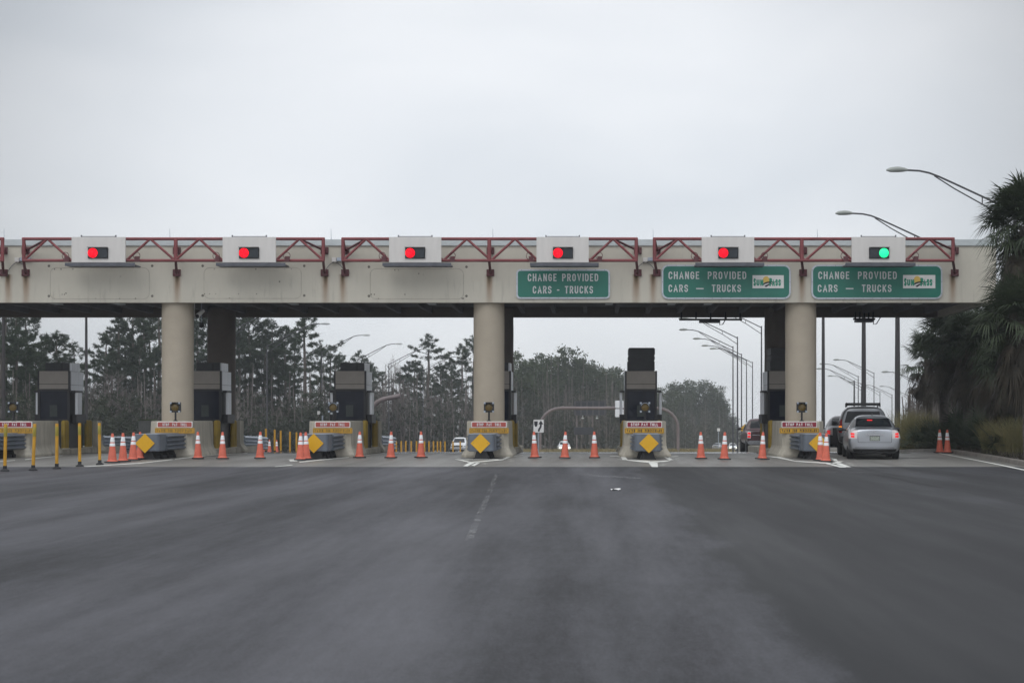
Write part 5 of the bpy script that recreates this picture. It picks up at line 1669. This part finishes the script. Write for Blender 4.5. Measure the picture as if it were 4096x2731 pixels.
for s in (41, 42, 43):
    r_ = random.Random(s)
    T = Tri()
    for q in range(3):
        bare_mesh(T, r_, Vector((r_.uniform(-.5, .5), r_.uniform(-.5, .5), .5)), 12 * r_.uniform(.8, 1), 4.2, 15, 10)
    BARE.append((tree_thing('bare_tree', MB().tube([(0, 0, -.5), (.05, 0, 5), (.1, .1, 9.5)], [.17, .11, .03], 7), T, 'twig'), 12))
used_tree = set()
trng = random.Random(77)
def plant(kind, i, xp, ytop, d, wide=1.0, label='', group=None):
    root, h0 = kind[i % len(kind)]
    o = root if root.name not in used_tree else copy_tree(root)
    used_tree.add(root.name)
    zb_ = gz(d)
    hgt = pz(ytop, d) - zb_
    s = hgt / h0
    o.location = (px(xp, d), d, zb_)
    k = s ** .65
    o.scale = (k * wide, k * wide, s)
    o.rotation_euler = (0, 0, trng.uniform(0, 6.28))
    cat = {'pine_tree': 'pine tree', 'evergreen_tree': 'tree', 'bare_tree': 'bare tree'}[root.name.split('.')[0]]
    tag(o, label, cat, group)
    return o
CLUMPS = [
    (PINES, 'dark pine in the dense clump at the yellow post edge', 'pines at the yellow post edge',
     [(18, 1185, 128, 1.2), (70, 1205, 134, 1.1), (112, 1235, 138, 1.0), (-45, 1200, 130, 1.2), (50, 1330, 120, 1.1), (100, 1400, 122, 1.0), (0, 1370, 118, 1.1)]),
    (PINES, 'round crowned pine rising behind the first streaked booth', 'pines behind the first streaked booth',
     [(180, 1372, 128, 1.15), (238, 1342, 126, 1.25), (285, 1392, 130, 1.0), (150, 1412, 124, 1.1)]),
    (PINES, 'open crowned pine left of the security camera pillar', 'pines left of the security camera pillar',
     [(425, 1352, 150, 1.15), (478, 1280, 152, 1.15), (530, 1240, 156, 1.2), (585, 1225, 158, 1.1), (632, 1215, 152, 1.1), (455, 1440, 148, .9), (560, 1390, 150, 1.0), (620, 1400, 149, .9), (505, 1330, 162, 1.2), (608, 1290, 165, 1.2), (440, 1420, 160, 1.1)]),
    (PINES, 'pine glimpsed between the camera pillar and dark rear column', 'pines between the camera pillar and rear column',
     [(800, 1245, 158, 1.0), (835, 1230, 160, 1.1), (770, 1350, 155, 1.0)]),
    (PINES, 'dark pine in the stand past the dark rear column', 'pines right of the dark rear column',
     [(958, 1255, 158, 1.1), (1005, 1270, 160, 1.1), (1050, 1290, 162, 1.0), (1092, 1288, 162, 1.05), (1140, 1318, 166, 1.0), (905, 1250, 156, 1.1), (1175, 1340, 170, .9), (985, 1340, 172, 1.2), (1070, 1350, 174, 1.2), (1125, 1375, 176, 1.1), (930, 1320, 168, 1.2)]),
    (PINES, 'tallest pine of the stand, beside a slanting lamp arm left of the curved pipe booth', 'tallest pine left of the curved pipe booth', [(1222, 1250, 160, 1.2)]),
    (PINES, 'small rounded pine behind the booth before the curved pipe', 'pines behind the curved pipe booth',
     [(1322, 1398, 185, 1.0), (1362, 1425, 190, .9), (1432, 1412, 188, 1.1), (1478, 1440, 192, .9), (1285, 1370, 172, .9)]),
    (PINES, 'broad open pine halfway between the curved pipe booth and the middle pillar', 'broad pine left of the middle pillar', [(1712, 1352, 205, 1.45)]),
    (PINES, 'pine partly hidden by the left side of the middle pillar', 'pines beside the middle pillar',
     [(1845, 1392, 218, 1.15), (1888, 1362, 220, 1.2), (1815, 1440, 222, 1.0)]),
    (PINES, 'low pine in the wood line before the middle pillar', 'low pines left of the middle pillar',
     [(1655, 1450, 215, 1.2), (1765, 1470, 222, 1.2), (1530, 1500, 205, 1.1), (1495, 1480, 208, 1.0), (1610, 1505, 225, 1.2), (1690, 1500, 230, 1.2), (1790, 1500, 228, 1.2)]),
    (BARE, 'bare grey tree between the curved pipe booth and the broad pine', 'bare trees after the curved pipe booth',
     [(1535, 1452, 188, 1.0), (1578, 1428, 190, 1.1), (1610, 1470, 192, 1.0)]),
    (BARE, 'bare reddish grey tree beside the pole between two pine clumps', 'bare trees between the left pine clumps',
     [(395, 1490, 140, 1.3), (440, 1470, 138, 1.5), (490, 1500, 137, 1.3), (345, 1535, 145, 1.0)]),
    (BROAD, 'dense green tree in the wood right of the middle pillar', 'dense trees right of the middle pillar',
     [(2062, 1412, 240, 1.0), (2105, 1452, 245, 1.0), (2150, 1442, 250, 1.1), (2205, 1432, 262, 1.0), (2300, 1428, 266, 1.1), (2340, 1446, 268, 1.0)]),
    (BROAD, 'highest dense tree in the wood between the keep right sign and the tall booth', 'highest tree left of the tall booth', [(2250, 1394, 264, .95)]),
    (BROAD, 'dense tree in the sloping wood line left of the tall booth', 'dense trees left of the tall booth',
     [(2385, 1462, 272, 1.0), (2425, 1482, 276, 1.0), (2468, 1474, 280, 1.1), (2505, 1500, 285, 1.1), (2550, 1520, 290, 1.0)]),
    (BROAD, 'hazy round tree in the far wood past the tall booth', 'hazy trees right of the tall booth',
     [(2642, 1552, 335, 1.0), (2672, 1562, 330, .9), (2708, 1530, 372, 1.1), (2748, 1524, 378, 1.1)]),
    (BROAD, 'hazy far tree sloping down to the fan of lamp poles', 'hazy trees by the fan of lamp poles',
     [(2786, 1538, 380, 1.0), (2822, 1522, 382, 1.1), (2856, 1556, 384, .9), (2882, 1590, 386, .8), (2905, 1632, 388, .75), (2925, 1668, 390, .7)]),
    (BROAD, 'dark leafy tree closing the view behind the palms', 'dark trees behind the palms',
     [(3790, 1440, 82, .7), (3880, 1330, 86, .8), (3960, 1300, 84, .8), (4050, 1250, 80, .9), (4130, 1200, 76, .9), (3840, 1500, 78, .7)]),
]
k = 0
for kind, lab, grp, items in CLUMPS:
    rank = sorted(it[0] for it in items)
    for j, (x, y, d, w) in enumerate(items):
        plant(kind, k, x, y, d, w, lab if len(items) == 1 else '%s, %s from the left' % (lab, ORD[rank.index(x)]), grp if len(items) > 1 else None)
        k += 1

# the thicket under the trees: too tangled to count
wr = random.Random(9)
Tw, Tb = Tri(), Tri()
def thicket(n, xa, xb, da, db, ya, yb, bare):
    for _ in range(n):
        x = wr.uniform(xa, xb)
        d = wr.uniform(da, db)
        yt = ya + (yb - ya) * (x - xa) / (xb - xa) + wr.gauss(0, 14) + abs(wr.gauss(0, 22))
        base = Vector((px(x, d), d, gz(d) - .2))
        h = max(1.2, pz(yt, d) - base.z)
        if wr.random() < .22:                       # slim straight trunk
            tp = base + Vector((wr.uniform(-.5, .5), 0, h * wr.uniform(.9, 1.3)))
            ribbon3(Tw, [base, tp], [.085, .03], wr)
            ribbon3(Tw, [base, tp], [.085, .03], wr)
        if wr.random() < bare:
            bare_mesh(Tw, wr, base, h * wr.uniform(.75, 1.05), h * .34, 9, 5)
        else:
            hb = h * wr.uniform(.35, .85)
            for q in range(int(10 + hb * 3.5)):
                u = wr.random() ** .8
                rad = .4 + .14 * hb * math.sin(math.pi * min(.95, u + .12))
                c = base + Vector((wr.gauss(0, 1) * rad, wr.gauss(0, 1) * rad, .3 + hb * u))
                tuft(Tb, c, wr, 12, .55, .05 + d * .00012, .25)
thicket(110, -120, 1500, 185, 240, 1450, 1480, .35)
thicket(150, 330, 1500, 165, 205, 1455, 1450, .75)
thicket(60, -120, 330, 140, 175, 1440, 1460, .2)
thicket(200, -120, 420, 108, 150, 1480, 1550, .25)
thicket(270, 380, 960, 128, 175, 1540, 1540, .42)
thicket(230, 900, 1500, 135, 190, 1555, 1515, .40)
thicket(280, 1450, 2050, 185, 235, 1515, 1520, .62)
thicket(270, 2030, 2560, 225, 285, 1500, 1540, .45)
thicket(230, 2540, 2935, 315, 395, 1590, 1660, .45)
thicket(60, 2900, 3650, 420, 520, 1684, 1682, .3)
thicket(70, 3626, 3760, 74, 100, 1575, 1520, 1.0)
thicket(40, 3760, 3900, 74, 95, 1520, 1500, .6)
thicket(80, 3750, 4250, 70, 90, 1590, 1560, .6)
me = bpy.data.meshes.new('thicket')
npt = len(Tw.p)
me.from_pydata([tuple(p) for p in Tw.p + Tb.p], [], Tw.f + [tuple(i + npt for i in f) for f in Tb.f])
me.materials.append(M['twig'])
me.materials.append(M['brush'])
mi = np.zeros(len(me.polygons), dtype=np.int32)
mi[len(Tw.f):] = 1
me.polygons.foreach_set('material_index', mi)
o = bpy.data.objects.new('thicket', me)
COL.objects.link(o)
o['kind'] = 'stuff'
o['label'] = 'tangled grey brown thicket of bare saplings and dark brush under the trees'

def blades(T, n, xf, h, w, r, lean=.35):
    for _ in range(n):
        p = xf()
        hh = h * r.uniform(.55, 1.1)
        a = r.uniform(0, 6.28)
        s = Vector((math.cos(a), math.sin(a), 0)) * w
        ln = Vector((r.gauss(0, lean), r.gauss(0, lean), 0)) * hh
        m = p + Vector((0, 0, hh * .6)) + ln * .35
        T.quad(p - s, p + s, m + s * .7, m - s * .7)
        T.tri(m - s * .7, m + s * .7, p + Vector((0, 0, hh)) + ln)
T = Tri()
gr = random.Random(4)
def field():
    d = gr.uniform(150, 290)
    x = gr.uniform(1950, 2935)
    return Vector((px(x, d), d, gz(d) - .06))
blades(T, 9000, field, .55, .05, gr)
o = bpy.data.objects.new('grass', T.mesh('grass', M['dry_grass']))
COL.objects.link(o)
o['kind'] = 'stuff'
structure('grass_bank', strip(lambda Y: px(1930, Y), lambda Y: px(2940, Y), [132, 145, 172, 196, 240, 300, 345], .03), material('dry_turf', (.20, .165, .085), .95, var=.3, scale=.5), fix=False)

# ------------------------------------------------------------------ palms
def fan(T, r, root, d, pet, ln, n, spread=118, droop=.30, w=.026):
    d = d.normalized()
    side = d.cross(Vector((0, 0, 1)))
    if side.length < .1:
        side = Vector((1, 0, 0))
    side.normalize()
    up = side.cross(d).normalized()
    tilt = r.uniform(-.5, .5)
    side = (side * math.cos(tilt) + up * math.sin(tilt)).normalized()
    hub = root + d * pet + Vector((0, 0, -.12 * pet * pet))
    ribbon3(T, [root, root.lerp(hub, .5) + Vector((0, 0, .03)), hub], [.028, .020, .016], r)
    for k in range(n):
        a = R(-spread + 2 * spread * k / (n - 1) + r.uniform(-3, 3))
        l = ln * (.62 + .38 * math.cos(a * .8)) * r.uniform(.85, 1.1)
        dd = (d * math.cos(a) + side * math.sin(a)).normalized()
        nn = dd.cross(up)
        if nn.length < .05:
            continue
        nn = nn.normalized() * w
        p1 = hub + dd * l * .55 + Vector((0, 0, -droop * .12 * l))
        p2 = hub + dd * l + Vector((0, 0, -droop * l * r.uniform(.6, 1.5)))
        T.quad(hub - nn * .3, hub + nn * .3, p1 + nn, p1 - nn)
        T.tri(p1 - nn, p1 + nn, p2)
def palm(seed, h, trunk_r, green, dead, skirt, ln=1.0):
    r = random.Random(seed)
    c = Vector((r.uniform(-.25, .25), r.uniform(-.15, .15), h))
    pts, rs = [], []
    for k in range(13):
        u = k / 12
        pts.append(Vector((c.x * u * u, c.y * u * u, -.3 + (h + .3) * u)))
        rs.append(trunk_r * (1.0 + .05 * math.sin(k * 2.7)) * (1.12 if u > .75 else 1))
    tr = MB().tube(pts, rs, 12)
    for k in range(46):                              # old leaf boots
        u = r.uniform(.50, .98)
        a = r.uniform(0, 6.28)
        b = Vector((c.x * u * u + math.cos(a) * trunk_r, c.y * u * u + math.sin(a) * trunk_r, h * u))
        tr.tube([b, b + Vector((math.cos(a) * .10, math.sin(a) * .10, .22))], [.05, .025], 5)
    G, D = Tri(), Tri()
    for _ in range(green):
        el = R(r.uniform(-22, 85))
        az = r.uniform(0, 6.28)
        fan(G, r, c + Vector((0, 0, r.uniform(-.1, .25))), Vector((math.cos(az) * math.cos(el), math.sin(az) * math.cos(el), math.sin(el))), r.uniform(.75, 1.15), ln * r.uniform(.8, 1.05), 26, droop=.25 + .2 * (el < .2))
    for _ in range(dead):
        el = R(r.uniform(-85, -25))
        az = r.uniform(0, 6.28)
        z = -r.random() * skirt
        fan(D, r, c + Vector((math.cos(az) * .12, math.sin(az) * .12, z)), Vector((math.cos(az) * math.cos(el), math.sin(az) * math.cos(el), math.sin(el))), r.uniform(.45, .8), ln * r.uniform(.45, .75), 20, spread=85, droop=.75, w=.028)
    return tr, G, D
PALMS = [
    (4128, 905, 46.5, 1.0, 130, 150, 2.5, 'tallest palm at the picture edge, its spiky top above the canopy roofline'),
    (4150, 1085, 48.5, 1.05, 80, 80, 1.8, 'middle palm filling the gap between the tallest and the broad green fans'),
    (4118, 1285, 45.5, 1.1, 70, 50, 1.2, 'lower palm with broad green fans in front of the canopy end'),
    (3772, 1345, 64, 1.08, 74, 60, 1.7, 'palm with spiky fronds nearest the thick lamp pole'),
    (3868, 1390, 60, 1.05, 66, 46, 1.5, 'second palm from the thick lamp pole, under the canopy end'),
    (3975, 1372, 55, 1.05, 64, 50, 1.5, 'palm with heavy hanging dead skirt, below the canopy corner'),
    (4062, 1470, 51, 1.0, 48, 60, 1.4, 'short palm low at the edge, behind the tall yellowish grass'),
    (3720, 1440, 72, .9, 38, 50, 1.2, 'slim palm with thin trunk at the back, beside the bare bushes'),
    (3925, 1265, 62, 1.0, 50, 70, 1.5, 'dark palm crown tucked up against the canopy soffit'),
]
for i, (x, y, d, ln, g, dd, sk, lab) in enumerate(PALMS):
    X = px(x, d)
    zb_ = .1 if d < 58 else gz(d) + .1
    h = pz(y, d) - zb_
    tr, G, D = palm(100 + i, h, .15 if x == 3720 else .20, g, dd, sk, ln)
    root = bpy.data.objects.new('palm_tree', None)
    COL.objects.link(root)
    root.location = (X, d, zb_)
    tag(root, lab, 'palm tree', 'palms beside the kerb')
    mesh_object('trunk', tr, M['palm_bark'], root, smooth=True)
    for nm, T_, mt in (('crown', G, 'frond'), ('dead_frond_skirt', D, 'dead_frond')):
        ob = bpy.data.objects.new(nm, T_.mesh(nm, M[mt]))
        COL.objects.link(ob)
        ob.parent = root
# saw palmettos along the verge
def palmetto_mesh(seed):
    r = random.Random(seed)
    T = Tri()
    for _ in range(46):
        el = R(r.uniform(15, 80))
        az = r.uniform(0, 6.28)
        b = Vector((r.gauss(0, .3), r.gauss(0, .3), 0))
        fan(T, r, b, Vector((math.cos(az) * math.cos(el), math.sin(az) * math.cos(el), math.sin(el))), r.uniform(.5, 1.15), r.uniform(.45, .7), 18, droop=.12, w=.018)
    return T.mesh('fronds', M['frond'])
PM = [palmetto_mesh(s) for s in (1, 2, 3)]
pr_ = random.Random(12)
spots = [(3700, 69), (3742, 66), (3775, 64), (3815, 61.5), (3848, 60.5), (3880, 59), (3915, 58), (3950, 56.5), (3990, 55), (4030, 53.5), (4075, 52), (4120, 50), (3790, 67), (3840, 66), (3895, 64), (3945, 62), (4005, 60), (4065, 57), (4125, 55), (3870, 70), (3960, 67), (4050, 63)]
fr_ = sorted(q[0] for q in spots[:12])
bk_ = sorted(q[0] for q in spots[12:])
for i, (x, d) in enumerate(spots):
    ob = bpy.data.objects.new('palmetto', PM[i % 3])
    COL.objects.link(ob)
    s = pr_.uniform(.9, 1.3) * (1.35 if i > 11 else 1)
    X = max(px(x, d), kerb_x(d) + 1.0)
    ob.location = (X, d, gz(d) + .1)
    ob.scale = (s, s, s)
    ob.rotation_euler = (0, 0, pr_.uniform(0, 6.28))
    front = i < 12
    tag(ob, 'spiky dark saw palmetto in the %s row under the palms, %s from the left' % (('front', ORD[fr_.index(x)]) if front else ('back', ORD[bk_.index(x)])), 'shrub', 'front saw palmettos' if front else 'back saw palmettos')
def tussock(name, label, xs, da, db, h, n, seed, mat='grass'):
    r = random.Random(seed)
    T = Tri()
    x0, x1 = xs
    c = Vector((px((x0 + x1) / 2, (da + db) / 2), (da + db) / 2, gz((da + db) / 2) + .1))
    rx = abs(px(x1, c.y) - px(x0, c.y)) / 2
    def f():
        a, q = r.uniform(0, 6.28), math.sqrt(r.random())
        return Vector((math.cos(a) * q * rx, math.sin(a) * q * (db - da) / 2, 0))
    blades(T, n, f, h, .009, r, .30)
    ob = bpy.data.objects.new(name, T.mesh(name, M[mat]))
    COL.objects.link(ob)
    ob.location = c
    tag(ob, label, 'grass clump', 'tall grass clumps on the verge')
tussock('grass_clump', 'tall olive grass clump right behind the silver sedan', (3610, 3690), 66, 72, 2.0, 1500, 1)
tussock('grass_clump', 'tall olive grass clump between the silver sedan and the two kerb cones', (3670, 3740), 65, 70, 1.75, 1300, 2)
tussock('grass_clump', 'yellowish grass clump at the picture edge beside the kerb', (4010, 4110), 48, 51, 1.35, 1800, 3)
tussock('grass_clump', 'yellowish grass clump between palmetto fans and the edge clump', (3945, 4030), 51, 54, 1.2, 1400, 4)
T = Tri()
lr = random.Random(8)
def litterspot():
    d = lr.uniform(40, 66)
    return Vector((kerb_x(d) + .25 + abs(lr.gauss(0, 1.6)), d, gz(d) + .12))
blades(T, 2600, litterspot, .22, .012, lr, .8)
o = bpy.data.objects.new('undergrowth', T.mesh('undergrowth', M['dead_frond']))
COL.objects.link(o)
o['kind'] = 'stuff'

# ================================================================== HAZE
HAZE = 0.00045
mb = MB().box(-660, 660, -60, 1450, -14, 42)
hz = mesh_object('haze', mb, M['concrete'])
hm = bpy.data.materials.new('haze')
hm.use_nodes = True
ht = hm.node_tree
ht.nodes.clear()
pv = N(ht, 'ShaderNodeVolumePrincipled')
pv.inputs['Color'].default_value = (.88, .92, .97, 1)
pv.inputs['Density'].default_value = HAZE
pv.inputs['Anisotropy'].default_value = 0.0
ho = N(ht, 'ShaderNodeOutputMaterial')
ht.links.new(pv.outputs[0], ho.inputs['Volume'])
hz.data.materials[0] = hm
hz['kind'] = 'stuff'
hz['label'] = 'thin pale mist in the air over the road and woods'
